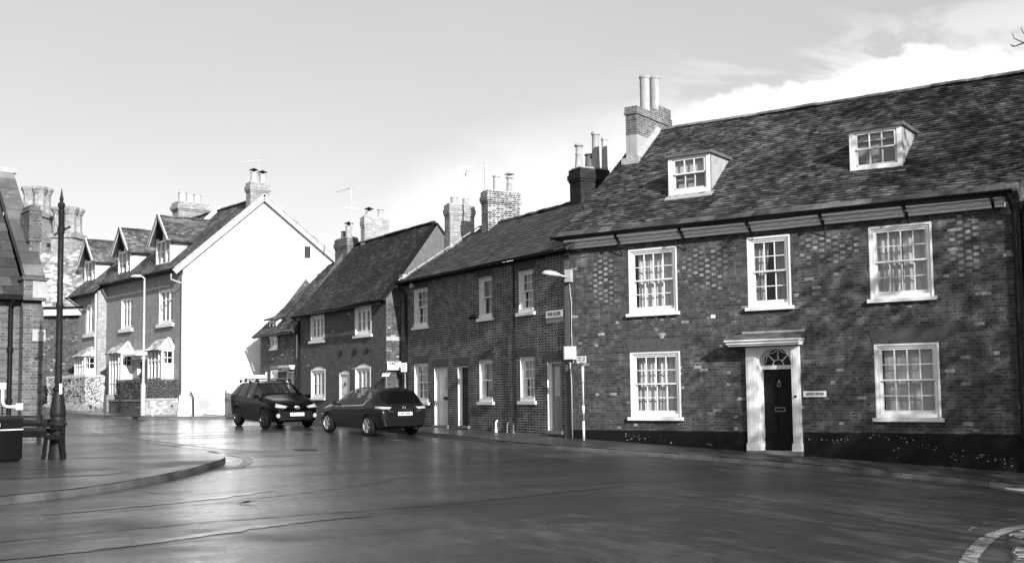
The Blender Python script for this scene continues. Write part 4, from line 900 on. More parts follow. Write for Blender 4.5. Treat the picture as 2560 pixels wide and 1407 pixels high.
def terrace():
    H = FT.thing('terrace_house', 'end of terrace house with a huge plain white gable and two bay windows', 'house', -.75)
    W = [(-2.72, -1.09, 3.34, 4.95), (-7.50, -6.05, 3.35, 4.89)]; D = (-5.30, -4.40, -.7, 1.75)
    m = MB(); wall(m, -9.6, -.02, -2, 5.85, W+[D], rev=.12); m.poly([(-9.6, 6.5, -2), (-9.6, 0, -2), (-9.6, 0, 5.8), (-9.6, 3.16, 8.9), (-9.6, 6.5, 5.8)]); m.build('wall', 'brick_terrace', H)
    for q, lb in zip(W, ('upper window nearest the white gable', 'upper window in the middle of the terrace')):
        wn = window(H, *q, cols=3, rows=2, rec=.05, fw=.1, kind='topbar', sashw=.06, bar=.05, sill=(.14, .16, .10), cur=[(0, 1, 5, 0, 1)], cmat='net', label=lb)
        MB().box(q[0]-.004, q[0]+.03, .003, .06, q[2], q[3]).build('reveal_lining', 'white_paint', wn)
    door(H, *D, 'black_paint', rec=.1, label='dark front door between the bays')
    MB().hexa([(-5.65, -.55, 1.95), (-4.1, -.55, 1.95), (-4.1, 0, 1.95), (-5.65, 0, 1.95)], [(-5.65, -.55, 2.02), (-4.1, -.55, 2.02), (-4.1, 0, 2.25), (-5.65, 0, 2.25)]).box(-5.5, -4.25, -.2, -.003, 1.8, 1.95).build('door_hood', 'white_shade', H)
    bay(H, -2.62, -.98, .56, 2.12, True, 'bay window nearest the white gable')
    bay(H, -7.56, -5.95, .56, 2.15, True, 'bay window beside the dark front door')
    # main roof, ridge parallel to the street, skewed verge over the white gable
    gd = Vector((math.cos(R_(12)), math.sin(R_(12)))); loc = lambda v: (v.dot(FT.d), -(v.dot(FT.n)))
    gl = lambda s, out=0.: loc(gd*s+Vector((FG.n.x, FG.n.y))*out)
    ap = gl(3.56, .16); ea = gl(-.35, .16)
    tile_roof(H, (-9.62, -.32, 5.76), (ea[0], -.32, 5.76), (ap[0], 3.16, 9.05), (-9.62, 3.16, 9.05), 'tile_terrace', .13, .19, .014, sag=.03, thick=.06)
    rr = gl(7.4, .16)
    MB().poly([(-9.62, 7.0, 5.5), (-9.62, 3.16, 9.04), (ap[0], 3.16, 9.04), (rr[0], rr[1], 5.75)]).build('rear_roof', 'tile_terrace', H)
    ridge(H, (-9.6, 3.16, 9.06), (ap[0]-.05, 3.16, 9.06), 'tile_terrace', .12, .45)
    MB().hexa([(-3.55, 1.6, 7.3), (-3.2, 1.6, 7.3), (-3.2, 3.3, 8.9), (-3.55, 3.3, 8.9)], [(-3.55, 1.6, 7.75), (-3.2, 1.6, 7.75), (-3.2, 3.2, 9.3), (-3.55, 3.2, 9.3)]).build('parapet', 'render_white', H)
    gutter(H, -9.5, -.1, -.40, 5.74, r=.055, mat='iron_dark')
    MB().box(-9.55, -.04, -.28, 0, 5.66, 5.72).build('soffit', 'black_paint', H)
    dormer_t(H, -2.75, 6.15, .2, 'dormer nearest the white gable'); dormer_t(H, -7.68, 6.1, .2, 'dormer in the middle of the terrace')
    c = chimney(H, -7.05, -6.25, 2.4, 3.95, 8.2, 9.86, 'brick_stack_pale', .1, [(-6.65, 2.75, 10.42, .2, 'pot_white', 2), (-6.65, 3.15, 10.38, .2, 'pot_white', 2), (-6.65, 3.55, 10.36, .2, 'pot_white', 2)]); c['label'] = 'wide corbelled chimney behind the dormer'
    bx, by = .85, 2.62
    c = chimney(H, bx, bx+.45, by, by+.95, 8.3, 9.72, 'brick_stack_pale', .06, [(bx+.22, by+.28, 10.25, .15, 'pot_white', 2, 1), (bx+.22, by+.72, 10.2, .15, 'pot_white', 2, 1)]); c['label'] = 'small chimney with two cowled white pots on the gable peak'
    # white gable: a skewed wall, built in its own directions
    G = bpy.data.objects.new('gable_wall', None)
    m = MB(); P = lambda s, z, o=0.: (*gl(s, o), z); z0 = -2.
    hole = (5.35, 5.63, 6.25, 6.80)
    def face(pts): m.poly([P(s, z) for s, z in pts], list(pts))
    face([(0, z0), (hole[0], z0), (hole[0], 9.05-.87*(hole[0]-3.56)-.03), (3.56, 9.02), (0, 5.78)])
    face([(hole[0], z0), (hole[1], z0), (hole[1], hole[2]), (hole[0], hole[2])]); face([(hole[0], hole[3]), (hole[1], hole[3]), (hole[1], 9.02-.87*(hole[1]-3.56)), (hole[0], 9.02-.87*(hole[0]-3.56))])
    face([(hole[1], z0), (7.2, z0), (7.2, 5.85), (hole[1], 9.02-.87*(hole[1]-3.56))])
    for a, b in (((hole[0], hole[2]), (hole[0], hole[3])), ((hole[0], hole[3]), (hole[1], hole[3])), ((hole[1], hole[3]), (hole[1], hole[2])), ((hole[1], hole[2]), (hole[0], hole[2]))):
        m.poly([P(*a), P(*b), P(*b, -.15), P(*a, -.15)])
    gw = m.build('gable_wall', 'render_white', H); gw['label'] = 'huge plain white rendered gable'
    MB().poly([P(5.3, 6.2, -.14), P(5.7, 6.2, -.14), P(5.7, 6.85, -.14), P(5.3, 6.85, -.14)]).build('pane', 'car_glass', gw)
    b = MB()
    for s0, z_0, s1, z_1 in ((-.36, 5.55, 3.56, 9.0), (7.35, 5.7, 3.56, 9.0)): b.beam(P(s0, z_0, .17), P(s1, z_1, .17), .06, .26); b.beam(P(s0, z_0+.16, .17), P(s1, z_1+.16, .17), .12, .05)
    b.build('bargeboard', 'barge', H)
    q = MB(); q.tube([P(.02, -.9, .06), P(.02, 5.4, .06)], .07, 10); q.build('corner_pipe', 'plastic_white', H, True)
    MB().hexa([P(-.18, -1.0, .02), P(-.18, -1.0, .34), P(.38, -1.0, .34), P(.38, -1.0, .02)], [P(-.08, .05, .02), P(-.08, .05, .24), P(.27, .05, .24), P(.27, .05, .02)]).build('corner_buttress', 'white_paint', H)
    pipe(H, [P(.36, .2, .2), P(.42, .12, .2), P(.50, -.05, .2), P(.52, -.95, .2)], .035, 'iron_dark')
    MB().tube([P(-.5, 5.45, .2), P(-.5, 5.2, .2), P(.1, 5.0, .08)], .035, 8).build('gutter_outlet', 'pot_white', H)
terrace()

def terrace_left():
    H = FT.thing('terrace_house', 'far terrace house with one dormer, standing behind the pale hedge', 'house', -.7)
    W = (-11.35, -9.95, 3.27, 4.84); y = -.45
    m = MB(); wall(m, -13.2, -9.6, -2, 5.5, [W], y=y, rev=.12)
    m.poly([(-13.2, 6.4, -2), (-13.2, y, -2), (-13.2, y, 5.4), (-13.2, 3.1, 8.8), (-13.2, 6.4, 5.5)][::1], [(6.4, -2), (y, -2), (y, 5.4), (3.1, 8.8), (6.4, 5.5)]); m.build('wall', 'brick_terrace', H)
    s = MB(); s.poly([(-9.6, y, -2), (-9.6, .02, -2), (-9.6, .02, 5.75), (-9.6, y, 5.4)], [(0, -2), (.5, -2), (.5, 5.8), (0, 5.4)]); s.build('return_wall', 'brick_pale', H)  # paler brick puts the sunlight on this side into the colour
    MB().box(-9.9, -9.75, y-.06, y, -.7, 5.3).build('rain_pipe', 'white_shade', H)
    window(H, *W, cols=3, rows=2, rec=.05, fw=.1, kind='topbar', sashw=.06, bar=.05, sill=(.14, .16, .10), cur=[(0, .7, 4, 0, 1)], cmat='net', y=y, label='upper window of the far house')
    bay(H, -11.35, -9.85, .55, 2.1, False, 'bay window above the pale hedge', yb=y)
    tile_roof(H, (-13.5, -.8, 5.35), (-9.45, -.8, 5.35), (-9.5, 3.16, 9.0), (-13.4, 3.16, 9.0), 'tile_terrace', .13, .19, .014, sag=.03, thick=.06)
    MB().poly([(-13.4, 7, 5.5), (-13.4, 3.16, 9.0), (-9.5, 3.16, 9.0), (-9.5, 7, 5.5)]).build('rear_roof', 'tile_terrace', H)
    gutter(H, -13.5, -9.5, -.88, 5.33, r=.055, mat='iron_dark')
    dormer_t(H, -12.7, 6.1, .2, 'dormer of the far house')
terrace_left()

# ------------------------------------------------------------ great house far left, with two clustered chimneys
def great_house():
    Fr = Frame((-27.5, 60.), 8.); H = Fr.thing('old_house', 'old house with a pale tiled roof and two big ornate chimneys', 'house', -.5)
    m = MB(); wall(m, -9, 6.2, -2, 4.75, [], rev=.1); shell(H, m, -9, 6.2, 8, -2, 4.75); m.build('wall', 'brick_cottage_rough', H)  # shade over this wall is held in the dark brick tone
    MB().box(-9.2, 6.4, -.35, .0, 4.35, 4.72).build('fascia', 'white_paint', H); gutter(H, -9.2, 6.4, -.46, 4.8, r=.08, mat='iron_dark')
    tile_roof(H, (-9.2, -.4, 4.75), (6.5, -.4, 4.75), (3.2, 3.9, 8.6), (-9.2, 3.9, 8.6), 'tile_pale', .2, .28, .03, sag=.05)
    tile_roof(H, (6.5, -.4, 4.75), (6.5, 8.4, 4.75), (3.25, 4.2, 8.6), (3.2, 3.9, 8.6), 'tile_terrace', .2, .28, .03, name='hip_roof')  # darker tiles here: the shaded slope is painted into the roof colour
    MB().poly([(-9.2, 8.4, 4.7), (6.5, 8.4, 4.7), (3.2, 3.9, 8.58), (-9.2, 3.9, 8.58)][::-1]).build('rear_roof', 'tile_pale', H)
    for px, zc, zt, sc in ((-.33, 9.4, 12.05, 1.0), (1.58, 8.9, 10.8, 1.05)):
        m = MB(); zs = zc; x = px; y = 3.9
        m.box(x-.62*sc, x+.62*sc, y-.62*sc, y+.62*sc, zc-2.5, zt-1.55); m.box(x-.72*sc, x+.72*sc, y-.72*sc, y+.72*sc, zt-1.75, zt-1.5)
        for dx, dy in ((-.27, -.27), (.27, -.27), (-.27, .27), (.27, .27)):
            a = MB(); b = sc
            m.lathe([(.34*b, zt-1.5), (.36*b, zt-1.35), (.31*b, zt-1.3), (.31*b, zt-.42), (.36*b, zt-.34), (.38*b, zt-.26), (.46*b, zt-.12), (.46*b, zt), (.3*b, zt)], (x+dx*b*1.15, y+dy*b*1.15), 8, math.pi/8)
        ch = m.build('chimney', 'brick_old_pale', H); ch['label'] = 'taller ornate chimney further left' if px < 2 else 'lower ornate chimney beside the lamp column'
    iv = MB(); rnd = random.Random(2)
    for k in range(60):                                  # bare creeper stems
        x, z = 4.0+rnd.gauss(0, .5), rnd.uniform(1., 4.2); iv.beam((x, -.03, z), (x+rnd.uniform(-.3, .3), -.03, z+rnd.uniform(.1, .5)), .014, .012)
    iv.build('creeper', 'bark_grey', H)
great_house()

# ------------------------------------------------------------ brick school-like building at the left edge
def school():
    H = FL.thing('brick_building', 'dark brick building with a stone coped gable at the left edge of the photo', 'building', -1.2)
    m = MB(); wall(m, -7, -.02, -2.2, 2.5, [(-2.6, -1.25, -.2, 1.55)], rev=.2)
    D = 2.75; zr = 6.0
    for x, s in ((-.02, -1), (-7, 1)):
        pts = [(x, 0, -2.2), (x, 0, 2.5), (x, D, zr-.1), (x, D*2, 2.5), (x, D*2, -2.2)]; side(m, pts if s > 0 else pts[::-1])
    m.poly([(0, D*2, -2.2), (-7, D*2, -2.2), (-7, D*2, 2.5), (0, D*2, 2.5)]); m.build('wall', 'brick_school', H)
    window(H, -2.6, -1.25, -.2, 1.55, cols=2, rows=2, rec=.1, kind='casement', cur=None, mat='white_shade')
    v = MB(); xc, zc = -1.92, .95
    for ring, r0 in ((0, .95), (1, 1.12)):
        for i in range(22):
            a0, a1 = math.pi*(i+.06)/22, math.pi*(i+.94)/22; r1 = r0+.15
            q = [(xc+r*math.cos(a), zc+r*math.sin(a)) for r, a in ((r0, a0), (r0, a1), (r1, a1), (r1, a0))]
            v.poly([(x, -.012, z) for x, z in (q[0], q[3], q[2], q[1])][::-1])
    v.build('brick_arch', 'brick_school', H)
    b = MB(); b.box(-.50, .0, -.32, .0, -2.2, 2.2); b.hexa([(-.50, -.32, 2.2), (0, -.32, 2.2), (0, 0, 2.2), (-.50, 0, 2.2)], [(-.50, -.05, 2.62), (0, -.05, 2.62), (0, 0, 2.62), (-.50, 0, 2.62)])
    b.build('buttress', 'brick_school', H)
    k = MB(); k.box(-.52, .05, -.36, .0, 2.50, 3.02); k.box(-.56, .09, -.40, .02, 3.02, 3.10); k.build('kneeler', 'brick_school', H)
    MB().box(-.30, .06, -.372, -.30, 2.56, 2.98).build('stone_panel', 'stone_pale', H)
    MB().box(-.28, .04, -.36, -.30, 1.45, 1.75).build('stone_quoin', 'stone_pale', H)
    tile_roof(H, (-7, -.22, 2.62), (-.45, -.22, 2.62), (-.45, D, zr), (-7, D, zr), 'slate_school', .34, .5, .02)
    MB().poly([(-7, D*2+.2, 2.6), (-.02, D*2+.2, 2.6), (-.02, D, zr), (-7, D, zr)]).build('rear_roof', 'slate_school', H)
    c = MB(); n = 10; p0, p1 = Vector((-.24, -.3, 3.08)), Vector((-.24, D, zr+.34))
    for i in range(n):
        p, q = p0.lerp(p1, (i+.0)/n), p0.lerp(p1, (i+.975)/n); c.beam(p, q, .50, .16+.03*random.random(), tone=random.random())
    p2 = Vector((-.24, D*2+.2, 2.9)); c.beam(p1, p2, .5, .17); c.build('coping', 'coping', H)
    MB().box(-.6, .1, D-.2, D+.2, zr+.28, zr+.42).build('ridge_stone', 'stone_pale', H)
    MB().box(-7, -.5, -.34, -.2, 2.50, 2.60).build('gutter', 'black_paint', H)
    pipe(H, [(-.74, -.28, 2.5), (-.74, -.08, 2.3), (-.74, -.08, -1.5)], .06, 'iron_dark', collars=(1.2, -.1))
    q = MB(); q.box(-.2, .06, .3, .95, 2.2, 5.05); q.box(-.23, .09, .26, 1.0, 4.1, 4.9); q.hexa([(-.25, .24, 4.9), (.1, .24, 4.9), (.1, 1.02, 4.9), (-.25, 1.02, 4.9)], [(-.12, .45, 5.1), (-.02, .45, 5.1), (-.02, .8, 5.1), (-.12, .8, 5.1)])
    q.build('gable_stack', 'brick_school', H)
school()

# ------------------------------------------------------------ road, pavements, kerbs, markings
def smooth_path(P, it=2):
    P = [Vector(p) for p in P]
    for _ in range(it):
        Q = [P[0]]
        for a, b in zip(P, P[1:]): Q += [a.lerp(b, .25), a.lerp(b, .75)]
        P = Q+[P[-1]]
    return P
def resample(P, step):
    out = [P[0].copy()]; acc = 0.
    for a, b in zip(P, P[1:]):
        L = (b-a).length; d = step-acc
        while d <= L: out.append(a.lerp(b, d/L)); d += step
        acc = (acc+L) % step
    return out
def axis(lo, hi, fine, far):
    v = [lo+fine*i for i in range(int((hi-lo)/fine)+1)]; d = fine
    a, b = v[0], v[-1]; L, R = [], []
    while a > -far: d *= 1.6; a -= d; b += d; L.append(a); R.append(b)
    return L[::-1]+v+R
def make_road():
    X, Y = axis(-32, 14, .8, 900), axis(-4, 62, .8, 900); m = MB(); n = len(X)
    m.v = [(x, y, gz(x, y)) for y in Y for x in X]
    for j in range(len(Y)-1):
        for i in range(n-1): m.f.append([j*n+i, j*n+i+1, (j+1)*n+i+1, (j+1)*n+i]); m.uv.append(None); m.tone.append(.5); m.mi.append(0)
    structure(m.build('road', 'asphalt', smooth=True))
make_road()
def strip(name, mat, P, wd, h=.004, jitter=0., struct=True, ends=True, wfun=None):
    """a ribbon laid on the road along a path"""
    P = resample(smooth_path([(x, y, 0) for x, y in P]), .18); m = MB(); E_ = []; rnd = random.Random(len(P))
    for i, p in enumerate(P):
        d = (P[min(i+1, len(P)-1)]-P[max(i-1, 0)]).normalized(); s = Vector((-d.y, d.x, 0)); ww = (wfun(i/len(P)) if wfun else wd)/2
        a, b = p+s*(ww+rnd.uniform(-1, 1)*jitter), p-s*(ww+rnd.uniform(-1, 1)*jitter)
        E_.append(((a.x, a.y, gz(a.x, a.y)+h), (b.x, b.y, gz(b.x, b.y)+h)))
    for (a, b), (c, d) in zip(E_, E_[1:]): m.poly([b, d, c, a])
    o = m.build(name, mat)
    return structure(o) if struct else o
def kerb(name, P, hgt, wd=.14, stone=.9, side_=1, topz=None):
    """kerb stones; the pavement lies on the left of the path when side_ = 1"""
    P = resample(P, stone); m = MB(); rnd = random.Random(9)
    for i in range(len(P)-1):
        a, b = P[i].copy(), P[i+1].copy(); a.z = b.z = 0; d = (b-a).normalized(); s = Vector((-d.y, d.x, 0))*side_
        if topz: za, zb = topz(a), topz(b)
        else: za, zb = gz(a.x, a.y)+hgt, gz(b.x, b.y)+hgt
        j = rnd.uniform(-.006, .006); a2, b2 = a+d*.006, b-d*.006; tn = rnd.random()
        if side_ < 0: a2, b2, za, zb = b2, a2, zb, za; s = s
        q = [(a2, 0, -.35), (b2, 0, -.35), (b2, wd, -.35), (a2, wd, -.35), (a2, -.0, -.03), (b2, -.0, -.03), (b2, .025, 0), (a2, .025, 0), (b2, wd, .004), (a2, wd, .004)]
        v = [(p+s*o).to_tuple()[:2]+((za if p is a2 else zb)+dz+j,) for p, o, dz in q]
        m.mesh(v, [(0, 1, 5, 4), (4, 5, 6, 7), (7, 6, 8, 9), (0, 4, 7, 9, 3), (1, 2, 8, 6, 5), (3, 9, 8, 2)], tn)
    return structure(m.build(name, 'stone_kerb'))
def pavement_right():
    zW = lambda s: -1.25-.012*s; zR = lambda s: -1.25-.055*s
    K = [FM.w(-16, -2.0), FM.w(-8, -1.75), FM.w(-2.2, -1.0), FW.w(-8.5, -1.42), FW.w(-3.5, -1.45), FW.w(.2, -1.5), FR.w(2.2, -1.5), FR.w(8, -1.5), FR.w(19, -1.5)]
    I = [FM.w(-16, .3), FM.w(-8, .3), FM.w(-.2, .3), FW.w(-8.5, .3), FW.w(-3.5, .3), FW.w(-.2, .3), FR.w(2.2, .3), FR.w(8, .3), FR.w(19, .3)]
    Z = [-.93, -.98, -1.12, -1.14, -1.2, -1.25, -1.37, -1.69, -2.2]
    for k in (K,):
        for p in k: p.z = 0
    I = [Vector((p.x, p.y, z)) for p, z in zip(I, Z)]
    Kp = smooth_path(K, 2); Ip = smooth_path(I, 2)
    top = lambda p: gz(p.x, p.y)+.115
    m = MB(); N = 5
    for (a, b), (c, d) in zip(zip(Kp, Ip), zip(Kp[1:], Ip[1:])):
        A = [Vector((a.x, a.y, top(a)+.002)).lerp(b, k/N) for k in range(N+1)]; B = [Vector((c.x, c.y, top(c)+.002)).lerp(d, k/N) for k in range(N+1)]
        for k in range(N): m.poly([A[k], B[k], B[k+1], A[k+1]])
    structure(m.build('pavement', 'asphalt_pave', smooth=True))
    kerb('kerb', Kp, .115, side_=1)
    g = MB()                                             # gutter drain by the kerb at the right edge
    p = FR.w(11.95, -1.72); d, n = Vector((*FR.d, 0)), Vector((*FR.n, 0)); z = gz(p.x, p.y)+.006
    fr = thing('drain_grate', 'iron drain grate in the gutter at the right edge', 'drain', (p.x, p.y, z-.01), -FR.a)
    for k in range(6): g.box(-.2+.075*k, -.17+.075*k, -.15, .15, 0, .02)
    g.box(-.24, .25, -.18, -.15, 0, .022); g.box(-.24, .25, .15, .18, 0, .022); g.build('grate', 'galvanised', fr)
pavement_right()
def pavement_far():
    K = [(-32, 58), (-22, 52.2), (-18.4, 49.2), (-16.9, 47.7), (-15.2, 47.2), (-12.5, 48.2), (-10.6, 48.3), (-9.2, 47.0)]
    Kp = smooth_path([(x, y, 0) for x, y in K], 2); m = MB(); top = lambda p: gz(p.x, p.y)+.10
    for a, b in zip(Kp, Kp[1:]):
        n = 6
        for k in range(n):
            q = []
            for p, f in ((a, k/n), (b, k/n), (b, (k+1)/n), (a, (k+1)/n)):
                y = p.y+f*10; q.append((p.x, y, gz(p.x, y)+.102))
            m.poly(q)
    structure(m.build('pavement', 'asphalt_pave', smooth=True)); kerb('kerb', Kp, .10, side_=1)
pavement_far()
def island():
    K = [(-11, 9.5), (-8.6, 14.0), (-7.38, 16.24), (-6.6, 17.6), (-6.2, 19.77), (-6.06, 21.9), (-6.12, 24.2), (-6.75, 26.0), (-8.2, 27.8), (-11.07, 31.7), (-14.15, 35.6), (-19, 42), (-27, 52)]
    Kp = smooth_path([(x, y, 0) for x, y in K], 2); Kp = [p for p in Kp]
    m = MB(); n = 14; H_ = .125
    row = lambda p: [(p.x+(-42-p.x)*(k/n)**1.6, p.y, gz(p.x+(-42-p.x)*(k/n)**1.6, p.y)+H_+.002+.25*max(0, min(1, (-11-(p.x+(-42-p.x)*(k/n)**1.6))/6))) for k in range(n+1)]
    for a, b in zip(Kp, Kp[1:]):
        A, B = row(a), row(b)
        for k in range(n): m.poly([A[k], B[k], B[k+1], A[k+1]][::1])
    structure(m.build('pavement', 'asphalt_pave', smooth=True)); kerb('kerb', Kp, H_, side_=1, stone=.95, wd=.15)
    def patch(pts, mat, h=.006):
        q = MB(); q.poly([(x, y, gz(x, y)+H_+h) for x, y in pts]); structure(q.build('pavement_patch', mat))
    patch([(-8.9, 18.6), (-7.2, 19.8), (-6.9, 20.6), (-8.4, 22.0), (-10.6, 21.5), (-11.4, 19.6)], 'asphalt_patch')
    for P_ in ([(-10.8, 19.3), (-8.6, 18.9), (-7.3, 19.7), (-6.5, 20.4)], [(-8.6, 22.4), (-7.4, 22.5), (-6.6, 22.9)], [(-9.2, 20.9), (-8.0, 21.0), (-7.3, 20.9)], [(-9.4, 24.0), (-8.0, 23.9), (-7.0, 24.4)]): strip('pavement_seam', 'tar_seam', P_, .05, .135, .015)
island()
def markings():
    strip('road_marking_or_gleam', 'road_paint_or_gleam', [(-6.75, 26.6), (-6.1, 25.8), (-5.72, 24.4), (-5.62, 22.9)], .2, .006, .012)  # curved band: wet gleam of the road painted as a pale strip
    strip('tar_seam', 'tar_seam', [(-6.9, 11.5), (-5.69, 12.53), (-4.75, 13.5), (-3.41, 14.7), (-1.58, 15.9), (.09, 17.6), (3.13, 21.28)], .05, .005, .02)
    strip('tar_seam', 'tar_seam', [(-5.6, 15.3), (-4.96, 15.83), (-4.01, 16.9), (-2.61, 19.13), (-2.0, 21)], .035, .005, .014)
    strip('tar_seam', 'tar_seam', [(-6.0, 18.2), (-5.2, 17.4), (-4.0, 18.8), (-3.4, 20.5)], .03, .005, .012)
    strip('tar_seam', 'tar_seam', [(-14.0, 36.5), (-10.5, 32.6), (-8.0, 29.3), (-6.4, 27.8)], .09, .005, .02)
    strip('wet_rut', 'asphalt_smooth', [(-6.4, 10.2), (-5.12, 11.38), (-4.3, 12.15), (-3.6, 13.06), (-2.9, 14.22), (-1.8, 15.2)], .22, .007, .05)
    strip('wet_rut', 'asphalt_smooth', [(-6.3, 15.1), (-5.4, 16.0), (-4.4, 17.3), (-3.9, 18.5)], .16, .007, .05)
    strip('road_marking_or_gleam', 'road_paint_or_gleam', [(4.2, 10.6), (4.62, 11.6), (4.98, 12.4), (5.6, 13.55), (6.1, 14.4), (6.72, 15.2), (7.2, 15.7), (8.4, 16.5), (10, 17.2)], .17, .006, .010)
    for P in ([(5.86, 14.62), (6.0, 14.9), (6.2, 15.2)], [(6.35, 15.4), (6.62, 15.8)], [(6.8, 15.98), (7.5, 16.65)], [(7.7, 16.8), (8.6, 17.35)]): strip('road_marking_or_gleam', 'road_paint_worn', P, .045, .006, .006)
    for a, b in ((-4.6, -3.4), (-2.9, -1.5)): strip('road_marking_or_gleam', 'road_paint_worn', [FW.w(a, -1.75)[:2], FW.w(b, -1.78)[:2]], .05, .006, .012)
    for a, b in ((.3, 1.5), (2.0, 3.4), (3.9, 4.3)): strip('road_marking_or_gleam', 'road_paint_worn', [FR.w(a, -1.74)[:2], FR.w(b, -1.74)[:2]], .05, .006, .012)
    strip('road_marking_or_gleam', 'road_paint_or_gleam', [(-3.6, 33.3), (-3.1, 32.75)], .08, .006, .012)
    # little cobbled traffic island at the lower right
    m = MB(); rnd = random.Random(4); K = smooth_path([(4.6, 10.6, 0), (5.08, 11.9, 0), (5.85, 13.7, 0), (6.2, 14.45, 0), (7.0, 15.1, 0), (10, 16.2, 0)], 2)
    yy = 10.9
    for r in range(46):
        y = 10.9+r*.125
        xs = [a_.x+(b_.x-a_.x)*(y-a_.y)/(b_.y-a_.y) for a_, b_ in zip(K, K[1:]) if a_.y <= y < b_.y]
        if not xs: continue
        x = max(xs)+.10+rnd.random()*.1
        while x < 11:
            wd = rnd.uniform(.16, .26); z = gz(x, y)+.03+rnd.uniform(-.008, .008)
            m.hexa([(x, y, z-.1), (x+wd-.02, y, z-.1), (x+wd-.02, y+.105, z-.1), (x, y+.105, z-.1)], [(x+.02, y+.015, z+.02), (x+wd-.04, y+.015, z+.02), (x+wd-.04, y+.09, z+.02), (x+.02, y+.09, z+.02)], rnd.random()); x += wd
    structure(m.build('cobbles', 'cobble'))
markings()

# ------------------------------------------------------------ hedges, garden wall, gate
def leaves(m, n, fn, size, rnd, wild=.7):
    for _ in range(n):
        p, nr = fn(); a = Vector((rnd.gauss(0, 1), rnd.gauss(0, 1), rnd.gauss(0, 1)))
        d = (nr*1.1+a*wild).normalized(); u = d.orthogonal().normalized(); u.rotate(Matrix.Rotation(rnd.random()*6.28, 3, d)); v = d.cross(u); s = size*rnd.uniform(.6, 1.5)
        m.poly([p-u*s, p-v*s*.45, p+u*s, p+v*s*.45], tone=rnd.random())
def hedge(name, label, Fr, x0, x1, y0, y1, z0, z1, mat, n, size=.05, lump=.07):
    """clipped hedge in facade coordinates: twiggy core and leaves over its faces"""
    H = Fr.thing(name, label, 'hedge', z0); rnd = random.Random(int(x1*100)); L, D, Ht = x1-x0, y1-y0, z1-z0
    core = MB(); g = 14; from mathutils import noise as NZ
    bump = lambda p: lump*(NZ.noise(Vector(p)*2.1)+.5*NZ.noise(Vector(p)*5.3))
    core.box(x0+.1, x1-.1, y0+.1, y1-.1, z0, z1-.1); core.build('twigs', 'bark', H)
    ar = [L*Ht, D*Ht, D*Ht, L*D]; tot = sum(ar); m = MB()
    def fn():
        q = rnd.random()*tot; s, t = rnd.random(), rnd.random(); dep = rnd.random()**2*.14
        if q < ar[0]: p, nr = Vector((x0+s*L, y0+dep, z0+t*Ht)), Vector((0, -1, .25))
        elif q < ar[0]+ar[1]: p, nr = Vector((x1-dep, y0+s*D, z0+t*Ht)), Vector((1, 0, .25))
        elif q < tot-ar[3]: p, nr = Vector((x0+dep, y0+s*D, z0+t*Ht)), Vector((-1, 0, .25))
        else: p, nr = Vector((x0+s*L, y0+t*D, z1-dep)), Vector((0, 0, 1))
        e = min(1, (z1-p.z)/.15); p = p+nr.normalized()*bump(p)
        return p, nr
    leaves(m, n, fn, size, rnd,   .22 if mat == 'leaf_pale' else .6); m.build('foliage', mat, H)
    return H
